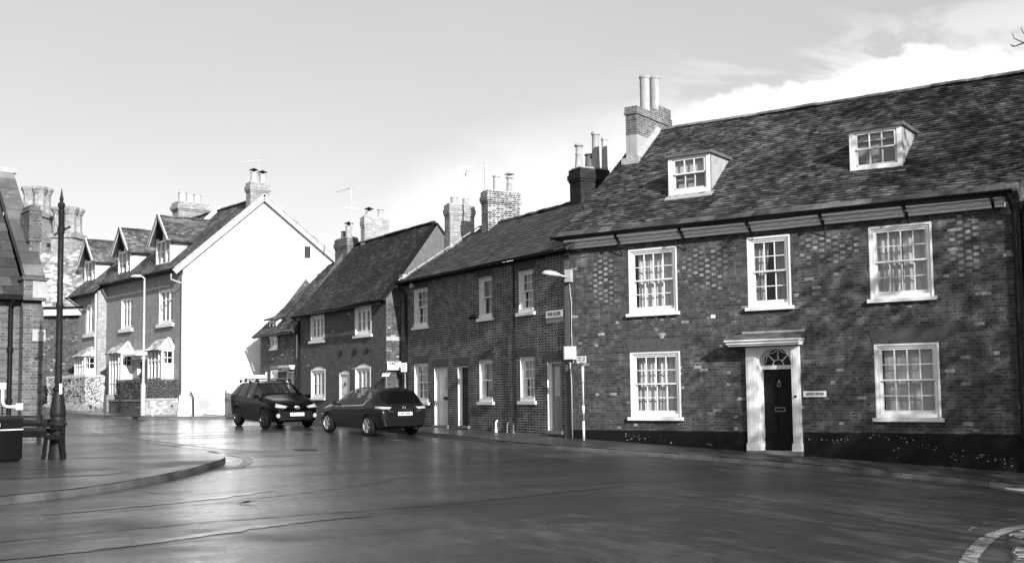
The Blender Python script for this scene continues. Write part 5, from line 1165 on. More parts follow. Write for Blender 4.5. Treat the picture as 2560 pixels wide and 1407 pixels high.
def gardens():
    # garden wall: sunlit return painted pale, shaded front part painted dark
    W = FG.thing('garden_wall', 'low brick garden wall, painted sunlit pale, with rounded coping beside the white gable', 'wall', -.75)
    m = MB(); m.box(-1.58, -.14, -.02, .2, -1.4, -.16); m.build('wall', 'brick_wall_garden', W)
    c = MB()
    for k in range(14): a = -1.6+k*.104; c.box(a, a+.098, -.05, .23, -.16, -.08+.01*(k % 2))
    c.build('coping', 'stone_pale', W); MB().tube([(-.42, -.03, -.42), (-.42, 0, -.42)], .05, 12).build('vent', 'iron_dark', W)
    o = FG.w(-1.58, 0, 0); Fo = Frame((o.x, o.y), 50.49)
    V = Fo.thing('garden_wall', 'low garden wall, shade painted dark, below the dark hedge', 'wall', -.75)
    MB().box(-4.4, -.02, 0, .2, -1.4, -.2).build('wall', 'brick_cottage_rough', V); MB().box(-4.45, -.0, -.03, .23, -.2, -.12).build('coping', 'stone', V)
    MB().box(-4.85, -4.45, -.1, .35, -1.3, .12).build('gate_pier', 'stone', V)
    hedge('clipped_hedge', 'dark clipped hedge behind the lower garden wall', Fo, -4.3, -.05, .22, .95, -.25, .80, 'leaf_hedge', 9000, .028)
    hedge('clipped_hedge', 'short end of dark hedge running back to the white gable', FG, -1.55, -.25, .22, .8, -.25, .76, 'leaf_hedge', 4000, .028)
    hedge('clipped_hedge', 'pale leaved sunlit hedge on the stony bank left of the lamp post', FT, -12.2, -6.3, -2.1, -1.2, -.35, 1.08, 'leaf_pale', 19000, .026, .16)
    b = MB(); rnd = random.Random(8)
    for k in range(150):
        x = -12.5+rnd.random()*6.3; s = rnd.uniform(.05, .15); z = -.62+rnd.random()*.28
        b.hexa([(x, -2.5-s*.3, z-.3), (x+s*1.6, -2.5-s*.3, z-.3), (x+s*1.6, -1.9, z-.3), (x, -1.9, z-.3)], [(x+s*.2, -2.3, z+s*.5), (x+s*1.3, -2.3, z+s*.45), (x+s*1.3, -2.0, z+s*.5), (x+s*.2, -2.0, z+s*.5)], rnd.random())
    bk = FT.thing('stone_bank', 'low bank of rough stones under the pale hedge', 'wall', -.7); b.build('stones', 'stone', bk)
    sh = MB(); sh.box(-13.4, -12.2, -1.6, -1.0, -.5, .2); s2 = FT.thing('shrub', 'dark low shrub between the iron lamp column and the brick building', 'shrub', -.6)
    lm = MB(); rnd = random.Random(3)
    def fn():
        d = Vector((rnd.gauss(0, 1), rnd.gauss(0, 1), rnd.gauss(0, 1))).normalized(); return Vector((-13.4, -1.8, .15))+Vector((d.x*.9, d.y*.6, d.z*.55))*rnd.uniform(.6, 1), d
    leaves(lm, 1600, fn, .06, rnd); lm.build('foliage', 'leaf_dark', s2)
    # pale timber gates in the gap beyond the dark car
    g = thing('gate', 'pale panelled timber gate closing the gap between gable and little cottage', 'gate', (-11.75, 48.85, -.95), R_(-3))
    m = MB(); m.box(-.42, -.36, -.03, .05, 0, 1.95); m.box(.28, .34, -.03, .05, 0, 1.95); m.box(1.0, 1.06, -.03, .05, 0, 1.95); m.box(-.42, 1.06, -.02, .04, 1.78, 1.84); m.box(-.42, 1.06, -.02, .04, .9, .98)
    m.build('gate_frame', 'white_paint', g); p = MB()
    for k in range(11): p.box(-.36+k*.128, -.36+k*.128+.122, 0, .02, .02, 1.78)
    p.build('boards', 'white_shade', g)
gardens()

# ------------------------------------------------------------ street furniture
def lamp_column():
    x, y = -9.62, 23.75; z = gz(x, y)+.12
    t = thing('lamp_column', 'tall old cast iron lamp column without a lantern beside the dark bench', 'lamp column', (x, y, z))
    MB().lathe([(.185, -.05), (.18, .10), (.16, .2), (.148, .66), (.155, .68), (.185, .70), (.185, .75), (.15, .78)], n=24).build('pedestal', 'iron', t, True, 40)
    MB().lathe([(.15, .78), (.16, .84), (.145, .88), (.165, .92), (.162, .98), (.14, 1.16), (.11, 1.34), (.092, 1.42), (.12, 1.45), (.12, 1.49), (.075, 1.52)], n=24).build('bulb_base', 'iron', t, True, 40)
    MB().lathe([(.072, 1.5), (.068, 2.6), (.066, 3.2), (.076, 3.22), (.076, 3.28), (.062, 3.3), (.057, 5.2), (.068, 5.22), (.068, 5.28), (.05, 5.30)], n=20).build('shaft', 'iron', t, True, 40)
    MB().lathe([(.05, 5.30), (.075, 5.37), (.075, 5.42), (.03, 5.47), (.045, 5.52), (.025, 5.60), (.004, 5.76)], n=14).build('finial', 'iron', t, True, 40)
    b = MB(); b.beam((-.12, -.07, 4.74), (.16, .09, 4.94), .06, .05); b.lathe([(.075, 4.78), (.075, 4.92)], n=16); b.build('ladder_bar', 'iron_dark', t)
    MB().box(.07, .11, -.12, -.06, 1.36, 1.58).build('cable_cover', 'plastic_white', t)
lamp_column()
def lamp_post():
    t = thing('street_lamp', 'slim pale street lamp post in front of the dark hedge', 'street lamp', (-15.02, 45.6, -.66))
    MB().lathe([(.10, -.1), (.10, 1.15), (.055, 1.24), (.05, 2.8), (.042, 5.4)], n=14).build('post', 'galvanised', t, True, 40)
    m = MB(); m.tube([(0, 0, 5.35), (0, 0, 5.48), (-.08, -.03, 5.55), (-.2, -.05, 5.56)], .035, 8); m.build('arm', 'galvanised', t, True)
    m = MB(); m.lathe([(.02, -.05), (.10, -.035), (.115, .0), (.07, .05), (.01, .065)], n=16); m.xform(Matrix.Translation((-.30, -.07, 5.57)) @ Matrix.Diagonal((2.2, 1., 1., 1.))); m.build('lamp_head', 'plastic_white', t, True)
lamp_post()
def wall_lamp():
    p = FR.w(.15, -.0, 3.2); t = thing('street_lamp', 'streamlined street lamp on a bracket box at the seam between cottage row and long house', 'street lamp', (p.x, p.y, 3.2), -FR.a)
    MB().box(-.09, .10, -.14, 0, -.13, .22).build('mounting_box', 'galvanised', t)
    MB().tube([(-.02, -.12, .02), (-.08, -.24, .03), (-.14, -.36, .07)], .032, 10).build('arm', 'galvanised', t, True)
    prof = [(0, .03, .02), (.06, .07, .06), (.18, .11, .10), (.34, .13, .12), (.50, .11, .09), (.56, .05, .04)]
    m = MB(); V = []; n = 16
    for s, wd, h in prof:
        for j in range(n):
            a = 2*math.pi*j/n; zz = math.sin(a); V.append((wd*math.cos(a), s, (h if zz > 0 else h*.55)*zz))
    F = [(k*n+j, k*n+(j+1) % n, (k+1)*n+(j+1) % n, (k+1)*n+j) for k in range(len(prof)-1) for j in range(n)]+[tuple(range(n))[::-1], tuple(range((len(prof)-1)*n, len(prof)*n))]
    m.mesh(V, F); d = Vector((-.72, -.68, .12)).normalized()
    M = Matrix.Translation((-.10, -.27, .04)) @ d.to_track_quat('Y', 'Z').to_matrix().to_4x4(); m.xform(M); m.build('lamp_head', 'galvanised', t, True)
    MB().tube([(.01, -.05, -.13), (.01, -.03, -.3), (.05, -.02, -.7), (.04, -.02, -1.5), (.05, -.02, -1.92)], .010, 6).build('cable', 'galvanised', t)
    p = FR.w(.17, 0, .9); b = thing('meter_box', 'small pale utility box on the seam between cottage row and long house', 'box', (p.x, p.y, .9), -FR.a)
    MB().box(-.15, .15, -.17, 0, 0, .36).build('housing', 'plastic_white', b); MB().box(-.12, .12, -.178, -.17, .03, .33).build('lid', 'plastic_white', b)
    c = MB(); c.tube([(-.02, -.06, 0), (-.02, -.05, -.25), (.0, -.03, -.6), (.0, -.03, -2.2)], .016, 8); c.tube([(-.1, -.06, .0), (-.08, -.06, -.09), (0, -.05, -.12), (.08, -.06, -.09), (.1, -.06, 0)], .012, 6); c.build('conduit', 'galvanised', b, True)
wall_lamp()
def signs():
    wx, wy, up = Vector((*FR.d, 0)), -Vector((*FR.n, 0)), Vector((0, 0, 1))
    p = FR.w(6.86, 0, -.2); s = thing('house_sign', 'small white name board reading Leslie House beside the arched doorway', 'sign', (p.x, p.y, -.2), -FR.a)
    MB().box(0, .58, -.025, -.003, 0, .145).build('board', 'sign_white', s); e = MB()
    e.box(-.012, .592, -.022, -.002, -.012, .0).box(-.012, .592, -.022, -.002, .145, .157).box(-.012, 0, -.022, -.002, 0, .145).box(.58, .592, -.022, -.002, 0, .145); e.build('border', 'ink', s)
    lettering('LESLIE HOUSE', .082, s, 'ink', (.29, -.027, .072), (1, 0, 0), (0, 0, 1), .90, .02)
    p = FW.w(-1.0, 0, 2.12); s = thing('street_sign', 'white street name plate reading The Close on the brick row below the street lamp', 'sign', (p.x, p.y, 2.12), -FW.a)
    MB().box(0, .86, -.03, -.003, 0, .20).build('board', 'sign_white', s); lettering('THE CLOSE', .135, s, 'ink', (.43, -.032, .10), (1, 0, 0), (0, 0, 1), .96, .02)
    MB().box(-.02, .9, -.012, -.002, -.14, -.02).build('backing', 'render_lime', s)
    # parking plate on a banded pole
    p = FR.w(.78, -.42); s = thing('parking_sign', 'small white parking plate on a thin banded pole beside the utility box', 'sign', (p.x, p.y, -1.33), -FR.a+R_(-8))
    zt = 2.28
    m = MB(); m.tube([(0, 0, -.1), (0, 0, zt)], .032, 10); m.build('pole', 'steel', s, True)
    for a, b in ((1.55, 2.0), (.72, .95), (0.0, .52)): MB().tube([(0, 0, a), (0, 0, b)], .034, 10).build('pale_band', 'plastic_white', s, True)
    MB().box(-.16, .16, -.055, -.04, zt-.17, zt+.01).build('plate', 'sign_white', s)
    lettering('Mon - Sat', .062, s, 'ink', (.03, -.058, zt-.035), (1, 0, 0), (0, 0, 1)); lettering('8am - 6pm', .058, s, 'ink', (.02, -.058, zt-.095), (1, 0, 0), (0, 0, 1))
    a = MB(); a.box(-.06, .03, -.058, -.055, zt-.152, zt-.142); a.poly([(.03, -.058, zt-.162), (.07, -.058, zt-.147), (.03, -.058, zt-.132)]); a.tube([(-.125, -.058, zt-.035), (-.125, -.055, zt-.035)], .014, 8); a.build('symbols', 'ink', s)
    # plate on the downpipe of the cottage row
    p = FW.w(-10.24, -.14, .78); s = thing('notice_plate', 'small white notice on a pale pipe at the left end of the brick row', 'sign', (p.x, p.y, -1.0), -FW.a+R_(25))
    MB().box(-.13, .13, -.02, 0, 1.78, 2.10).build('plate', 'sign_white', s); q = MB()
    for k in range(5): q.box(-.09, .09-.02*(k % 3), -.022, -.02, 1.83+.048*k, 1.842+.048*k)
    q.build('text_lines', 'sign_stripe', s); MB().tube([(.03, .02, 0), (.03, .02, 1.78)], .028, 8).build('pole', 'steel', s, True); MB().tube([(-.02, .02, .9), (-.02, .02, 1.2)], .032, 8).build('sleeve', 'plastic_white', s, True)
    # East street plate on the corner of the tall-roofed cottage
    A = R_(35.5)                             # the return wall runs back to the right
    s = thing('street_sign', 'white street plate with the bold black word East on the cottage corner', 'sign', (FM.o[0]+.03, FM.o[1]-.03, .86), A-R_(14))
    MB().box(0, .52, -.06, -.04, 0, .30).build('board', 'sign_white', s); lettering('EAST', .15, s, 'ink', (.235, -.064, .225), (1, 0, 0), (0, 0, 1), 1.02, .045)
    s = thing('pointer_sign', 'tiny pale pointer plate on a thin stake below the East street plate', 'sign', (FM.o[0]+.0, FM.o[1]-.12, -1.2), A-R_(14))
    m = MB(); m.poly([(-.16, -.01, 1.82), (.10, -.01, 1.82), (.17, -.01, 1.94), (-.12, -.01, 1.94)]).poly([(-.16, .01, 1.82), (-.12, .01, 1.94), (.17, .01, 1.94), (.10, .01, 1.82)]); m.build('plate', 'galvanised', s); MB().tube([(.01, .0, 0), (.01, 0, 1.84)], .018, 8).build('stake', 'steel', s)
    # white angled pipe with square plates by the brick building
    s = thing('pipe_bracket', 'white bent pipe with a square white plate at each end', 'pipe', (-11.95, 26.6, -.3))
    m = MB(); m.tube([(-.14, 0, .62), (-.14, 0, .22), (-.10, 0, .13), (0, 0, .10), (.28, 0, .10)], .036, 10); m.build('pipe', 'plastic_white', s, True)
    MB().box(-.23, -.06, -.03, .0, .52, .67).build('plate', 'sign_white', s); MB().box(.20, .36, -.05, -.02, .03, .18).build('plate', 'sign_white', s)
    m = MB(); m.tube([(-.14, .0, .5), (-.14, .0, -.9)], .02, 6); m.build('stake', 'iron_dark', s)
    # gas pipes, camera
    for k, (x, z0, z1, mt, lb) in enumerate(((-3.885, -1.2, -.86, 'plastic_white', 'leftmost pale pipe stub at the foot of the brick row'), (-3.2, -1.24, -.9, 'lead', 'grey pipe stub in the middle of three at the foot of the brick row'), (-2.83, -1.26, -.9, 'lead', 'rightmost grey pipe stub at the foot of the brick row'))):
        p = FW.w(x, -.06, z0-.05); s = thing('gas_pipe', lb, 'pipe', (p.x, p.y, z0-.05), -FW.a, 'pipe stubs at the foot of the brick row')
        m = MB(); m.tube([(0, 0, 0), (0, -.0, z1-z0-.03), (0, .03, z1-z0+.03), (0, .06, z1-z0+.04)], .03, 8); m.lathe([(.05, 0), (.045, .1), (.032, .14)], n=10); m.build('pipe', mt, s, True, 40)
    p = FW.w(-5.2, 0, 2.35); s = thing('security_camera', 'small black camera on the brick row by the middle upper window', 'camera', (p.x, p.y, 2.35), -FW.a)
    MB().tube([(0, 0, .05), (0, -.12, .05)], .02, 8).build('arm', 'black_paint', s); MB().tube([(-.14, -.15, .05), (.08, -.13, .09)], [.06, .05], 12).build('housing', 'black_paint', s, True, 40)
signs()
def bench(name, label, loc, rz, L=1.55, text=None):
    t = thing(name, label, 'bench', loc, rz)
    for x in (-L/2, L/2):
        m = MB(); m.beam((x, .22, .0), (x, .16, .44), .05, .07); m.beam((x, -.26, 0), (x, -.19, .42), .05, .07); m.beam((x, -.28, .42), (x, .2, .44), .05, .06)
        m.tube([(x, .16, .44), (x, .22, .66), (x, .28, .92)], .03, 6)
        m.tube([(x, .23, .66), (x, .05, .70), (x, -.16, .68), (x, -.25, .62), (x, -.24, .54), (x, -.17, .53)], .022, 6); m.build('end_frame', 'iron_dark', t)
    for k in range(5): y = -.24+k*.10; MB().box(-L/2, L/2, y, y+.08, .455, .485).build('seat_slat', 'wood_dark', t)
    for k in range(5):
        z = .54+k*.085; y = .19+(z-.44)*.17; m = MB(); m.beam((-L/2-.03, y, z), (L/2+.03, y, z), .022, .062, up=(0, -.17, 1)); m.build('back_slat', 'wood_shaded' if k in (1, 3, 4) else 'wood_dark', t)
    return t
zb = gz(-10.2, 24)+.13
bench('bench', 'dark slatted bench with iron ends seen from behind beside the litter bin', (-10.22, 23.72, zb), R_(180-30))
def plank_bench():
    x, y = -10.72, 24.85; z = gz(x, y)+.13
    t = thing('bench', 'dark bench with a lettered top rail, half hidden by the iron lamp column', 'bench', (x, y, z), R_(4))
    m = MB(); m.box(-.8, .8, -.02, .02, .62, .78); m.build('top_rail', 'wood_dark', t); lettering('CHARTER', .12, t, 'wood_shaded', (.52, -.023, .70), (1, 0, 0), (0, 0, 1), 1.05)
    MB().box(-.8, .8, -.02, .02, .46, .58).build('back_slat', 'wood_dark', t)
    MB().box(-.8, .8, -.5, -.0, .40, .44).build('seat', 'wood_shaded', t)
    for xx in (-.72, .72): MB().box(xx-.03, xx+.03, -.45, .03, 0, .40).box(xx-.03, xx+.03, -.02, .04, .4, .8).build('leg', 'iron_dark', t)
plank_bench()
def bin_():
    x, y = -10.40, 23.0; z = gz(x, y)+.13
    t = thing('litter_bin', 'square black litter bin with pale stripes under its lid left of the bench', 'litter bin', (x, y, z), R_(-24))
    MB().box(-.24, .24, -.24, .24, .04, .66).box(-.21, .21, -.21, .21, 0, .05).build('body', 'black_paint', t)
    m = MB(); 
    for a in (-.24, .20): m.box(a, a+.04, -.24, .24, .66, .80)
    m.box(-.25, .25, -.25, .25, .80, .86); m.hexa([(-.25, -.25, .86), (.25, -.25, .86), (.25, .25, .86), (-.25, .25, .86)], [(-.16, -.16, .93), (.16, -.16, .93), (.16, .16, .93), (-.16, .16, .93)]); m.build('lid', 'black_gloss', t)
    MB().box(-.248, .248, -.248, .248, .63, .655).build('stripe', 'plastic_white', t)
    s = MB(); s.box(-.02, .17, -.252, -.25, .70, .78); s.build('sticker', 'galvanised', t)
    x, y = -11.35, 24.3; z = gz(x, y)+.13
bin_()
def aerial(name, label, loc, rz, kind, h):
    t = thing(name, label, 'aerial', loc, rz)
    MB().tube([(0, 0, 0), (0, 0, h)], .022, 6).build('mast', 'aerial_metal', t)
    m = MB()
    if kind == 'yagi':
        m.beam((-.1, 0, h), (.85, 0, h-.12), .025, .025)
        for k in range(9): x = .0+.1*k; m.beam((x, -.16+.006*k, h-.012-.0135*k), (x, .16-.006*k, h-.012-.0135*k), .012, .012)
        m.beam((-.1, -.2, h+.1), (-.1, .2, h+.1), .012, .012); m.beam((-.1, -.2, h-.1), (-.1, .2, h-.1), .012, .012)
    elif kind == 'grid':
        for z in (-.12, -.02, .08, .18, .28): m.beam((-.26, 0, h+z), (.26, 0, h+z+.02), .012, .012)
        for x in (-.26, .0, .26): m.beam((x, 0, h-.13), (x, 0, h+.30), .012, .012)
        m.beam((.0, -.3, h+.05), (.1, .1, h+.12), .05, .05)
    elif kind == 'tee': m.beam((-.3, 0, h), (.3, 0, h-.02), .02, .02); m.beam((-.1, -.2, h-.03), (-.1, .2, h-.03), .014, .014)
    elif kind == 'whip': m.lathe([(.035, h-.9), (.035, h), (.02, h+.35)], n=8); m.beam((-.12, 0, h+.05), (.12, 0, h+.05), .02, .02)
    m.build('elements', 'aerial_metal', t)
p = FW.w(-10.7, 2.7, 0); aerial('tv_aerial', 'flat grid aerial above the narrow pale chimney', (p.x, p.y, 7.05), R_(20), 'grid', 1.25)
p = FW.w(-8.5, 2.3, 0); aerial('pole_aerial', 'tall white pole aerial on the limed brick chimney', (p.x, p.y, 6.2), 0, 'whip', 1.9)
p = FM.w(-7.1, 2.25, 0); aerial('tv_aerial', 'thin aerial above the brick chimney of the little cottage', (p.x, p.y, 6.6), R_(15), 'tee', 1.35)
p = FM.w(-7.15, 2.3, 0); aerial('tv_aerial', 'tilted aerial highest above the little cottage', (p.x, p.y, 7.9), R_(150), 'yagi', .95)
p = FT.w(.95, 3.2, 0); aerial('tv_aerial', 'pointed aerial on the chimney of the white gable', (p.x, p.y, 9.72), R_(190), 'yagi', 1.15)
p = FT.w(-7.0, 2.6, 0); aerial('tv_aerial', 'small arm aerial on the wide chimney behind the dormers', (p.x, p.y, 9.7), R_(180), 'tee', 1.0)

def road_bits():
    x, y = -5.3, 28.6; t = thing('manhole_cover', 'small dark iron cover set in the wet road before the cars', 'manhole cover', (x, y, gz(x, y)))
    MB().lathe([(.33, -.02), (.33, .006), (.30, .009), (.29, .005)], n=28).build('frame', 'iron_dark', t); m = MB()
    for k in range(-4, 5): L_ = math.sqrt(max(0, .27**2-(k*.06)**2)); m.box(-L_, L_, k*.06-.018, k*.06+.018, .0, .011)
    m.build('lid', 'iron_dark', t)
    x, y = -3.9, 16.4; t = thing('fallen_leaf', 'dark curled leaf lying on the wet road', 'leaf', (x, y, gz(x, y)+.008), .4)
    m = MB(); m.poly([(-.12, 0, 0), (0, -.05, .015), (.02, .0, .005), (0, .05, .03)]).poly([(.02, 0, .005), (0, -.05, .015), (.12, -.04, .04)]).poly([(.02, 0, .005), (.10, .06, .035), (0, .05, .03)]); m.tube([(.0, 0, .004), (.17, .0, .03)], .004, 5); m.build('blade', 'bark', t)
road_bits()

# ------------------------------------------------------------ cars
def loft(name, st, mats, glass_fn, wheels, wr, subdiv=2):
    """half profiles per station, mirrored; glass faces by (station, ring) index; wheel arches cut out; split by material"""
    nst = len(st); k = len(st[0][1]); V = []; F = []; MI = []
    ring = 2*k-2
    for x, pr in st:
        full = [(y, z) for y, z in pr]+[(-y, z) for y, z in reversed(pr[1:-1])]
        V += [(x, y, z) for y, z in full]
    for i in range(nst-1):
        for j in range(ring):
            a, b = i*ring+j, i*ring+(j+1) % ring
            F.append((a, b, b+ring, a+ring)); jj = j if j < k-1 else ring-1-j
            MI.append(glass_fn(i, jj))
    F.append(tuple(range(ring))[::-1]); MI.append(0); F.append(tuple(range((nst-1)*ring, nst*ring))); MI.append(0)
    me = bpy.data.meshes.new(name); me.from_pydata(V, [], F); me.update()
    bm = bmesh.new(); bm.from_mesh(me); bmesh.ops.recalc_face_normals(bm, faces=bm.faces); bm.to_mesh(me); bm.free()
    for m in mats: me.materials.append(MATS[m])
    for p, mi in zip(me.polygons, MI): p.material_index = mi
    o = bpy.data.objects.new(name, me); COL.objects.link(o)
    ca = me.attributes.new('crease_edge', 'FLOAT', 'EDGE'); cr = {1: .55, 3: .6, 4: .42}
    for e in me.edges:
        a, b = sorted(e.vertices)
        if b-a == ring:
            j = a % ring; j = min(j, ring-j); ca.data[e.index].value = cr.get(j, 0)
        elif a//ring == b//ring and a//ring in (0, nst-1): ca.data[e.index].value = .5
    s = o.modifiers.new('s', 'SUBSURF'); s.levels = s.render_levels = subdiv
    cut = MB()
    for x, y in wheels: cut.tube([(x, y*.62, wr*.98), (x, y*1.5, wr*.98)], wr*1.14, 40)
    co = cut.build('cut', 'car_trim'); b = o.modifiers.new('b', 'BOOLEAN'); b.operation = 'DIFFERENCE'; b.object = co; b.solver = 'EXACT'
    dg = bpy.context.evaluated_depsgraph_get(); res = bpy.data.meshes.new_from_object(o.evaluated_get(dg), preserve_all_data_layers=True, depsgraph=dg)
    bpy.data.objects.remove(o); bpy.data.objects.remove(co)
    return res
def split(me, parent, names):
    """one object per material slot group: body and the named windows"""
    out = {}
    for nm, idx, mat in names:
        bm = bmesh.new(); bm.from_mesh(me); bmesh.ops.delete(bm, geom=[f for f in bm.faces if f.material_index not in idx], context='FACES')
        n = bpy.data.meshes.new(nm); bm.to_mesh(n); bm.free(); n.materials.clear(); n.materials.append(MATS[mat])
        for p in n.polygons: p.material_index = 0; p.use_smooth = True
        try: n.set_sharp_from_angle(angle=R_(38))
        except Exception: pass
        o = bpy.data.objects.new(nm, n); COL.objects.link(o); o.parent = parent; out[nm] = o
        if nm == 'side_window':              # each window an object of its own
            bm = bmesh.new(); bm.from_mesh(n); bm.faces.ensure_lookup_table(); seen = set(); isl = []
            for f in bm.faces:
                if f.index in seen: continue
                st, cur = [f], []
                while st:
                    q = st.pop()
                    if q.index in seen: continue
                    seen.add(q.index); cur.append(q.index); st += [g for e in q.edges for g in e.link_faces if g.index not in seen]
                isl.append(set(cur))
            bm.free()
            for k, ids in enumerate(isl):
                b2 = bmesh.new(); b2.from_mesh(n); b2.faces.ensure_lookup_table()
                bmesh.ops.delete(b2, geom=[f for f in b2.faces if f.index not in ids], context='FACES'); n2 = n.copy(); b2.to_mesh(n2); b2.free()
                w2 = bpy.data.objects.new(nm, n2); COL.objects.link(w2); w2.parent = parent
            bpy.data.objects.remove(o)
    return out
def wheel(parent, x, y, r, wd, spokes, alloy, sgn, twin=True):
    t = MB(); prof = [(r*.66, -wd/2), (r*.93, -wd/2), (r, -wd*.36), (r, wd*.36), (r*.93, wd/2), (r*.66, wd/2)]
    t.lathe(prof, n=32, cap=False); w_ = MB()
    M = Matrix.Translation((x, y, r)) @ Matrix.Rotation(R_(-90*sgn), 4, 'X'); t.xform(M)
    o = t.build('wheel', 'tyre', parent, True, 40)
    h = wd/2
    w_.lathe([(r*.60, h-.07), (r*.67, h-.075), (r*.69, h-.0), (r*.66, h+.004), (r*.64, h-.02), (r*.62, h-.06)], n=32, cap=False)
    b = MB().lathe([(r*.64, h-.10), (r*.64, h-.085)], n=28); b.xform(M); b.build('rim_back', 'iron_dark', o)
    for k in range(spokes):
        a = 2*math.pi*k/spokes+.3
        for da in ((-.13, .13) if twin else (0,)):
            c, s = math.cos(a+da), math.sin(a+da); c2, s2 = math.cos(a+da*.35), math.sin(a+da*.35)
            w_.beam((r*.12*c2, r*.12*s2, h-.025), (r*.66*c, r*.66*s, h-.012), .042 if not twin else .036, .03)
    w_.lathe([(r*.14, h-.06), (r*.14, h-.012), (r*.08, h)], n=16); w_.xform(M); w_.build('rim', alloy, o, True, 35)
def patch(bvh, parent, name, mat, quad, d, nu=10, nv=6, off=.008, thick=.004):
    """a panel laid on the body: quad of 4 points projected along d"""
    q = [Vector(p) for p in quad]; d = Vector(d).normalized(); G = []; m = MB()
    for i in range(nu+1):
        R0 = []
        for j in range(nv+1):
            p = q[0].lerp(q[1], i/nu).lerp(q[3].lerp(q[2], i/nu), j/nv); h = bvh.ray_cast(p-d*1.0, d, 3.)
            R0.append((h[0]-d*off) if h[0] else None)
        G.append(R0)
    for i in range(nu):
        for j in range(nv):
            if all(q_ is not None for q_ in (G[i][j], G[i+1][j], G[i+1][j+1], G[i][j+1])): m.poly([G[i][j], G[i+1][j], G[i+1][j+1], G[i][j+1]])
    ed = [G[i][0] for i in range(nu+1)]+[G[nu][j] for j in range(1, nv+1)]+[G[i][nv] for i in range(nu-1, -1, -1)]+[G[0][j] for j in range(nv-1, 0, -1)]
    for a, b in zip(ed, ed[1:]+ed[:1]):
        if a is not None and b is not None: m.poly([a, a+d*(off+.01), b+d*(off+.01), b])
    return m.build(name, mat, parent, True, 30)
def plate(parent, pos, xdir, up, text, mat, sz=.076, name='number_plate'):
    x, u = Vector(xdir).normalized(), Vector(up).normalized(); n = x.cross(u); M = Matrix((x, u, n)).transposed().to_4x4(); M.translation = Vector(pos)
    m = MB(); m.box(-.26, .26, -.056, .056, -.012, .004); m.xform(M); o = m.build(name, mat, parent)
    lettering(text, sz, o, 'ink', Vector(pos)+n*.006, x, u, 1.0, .035); return o
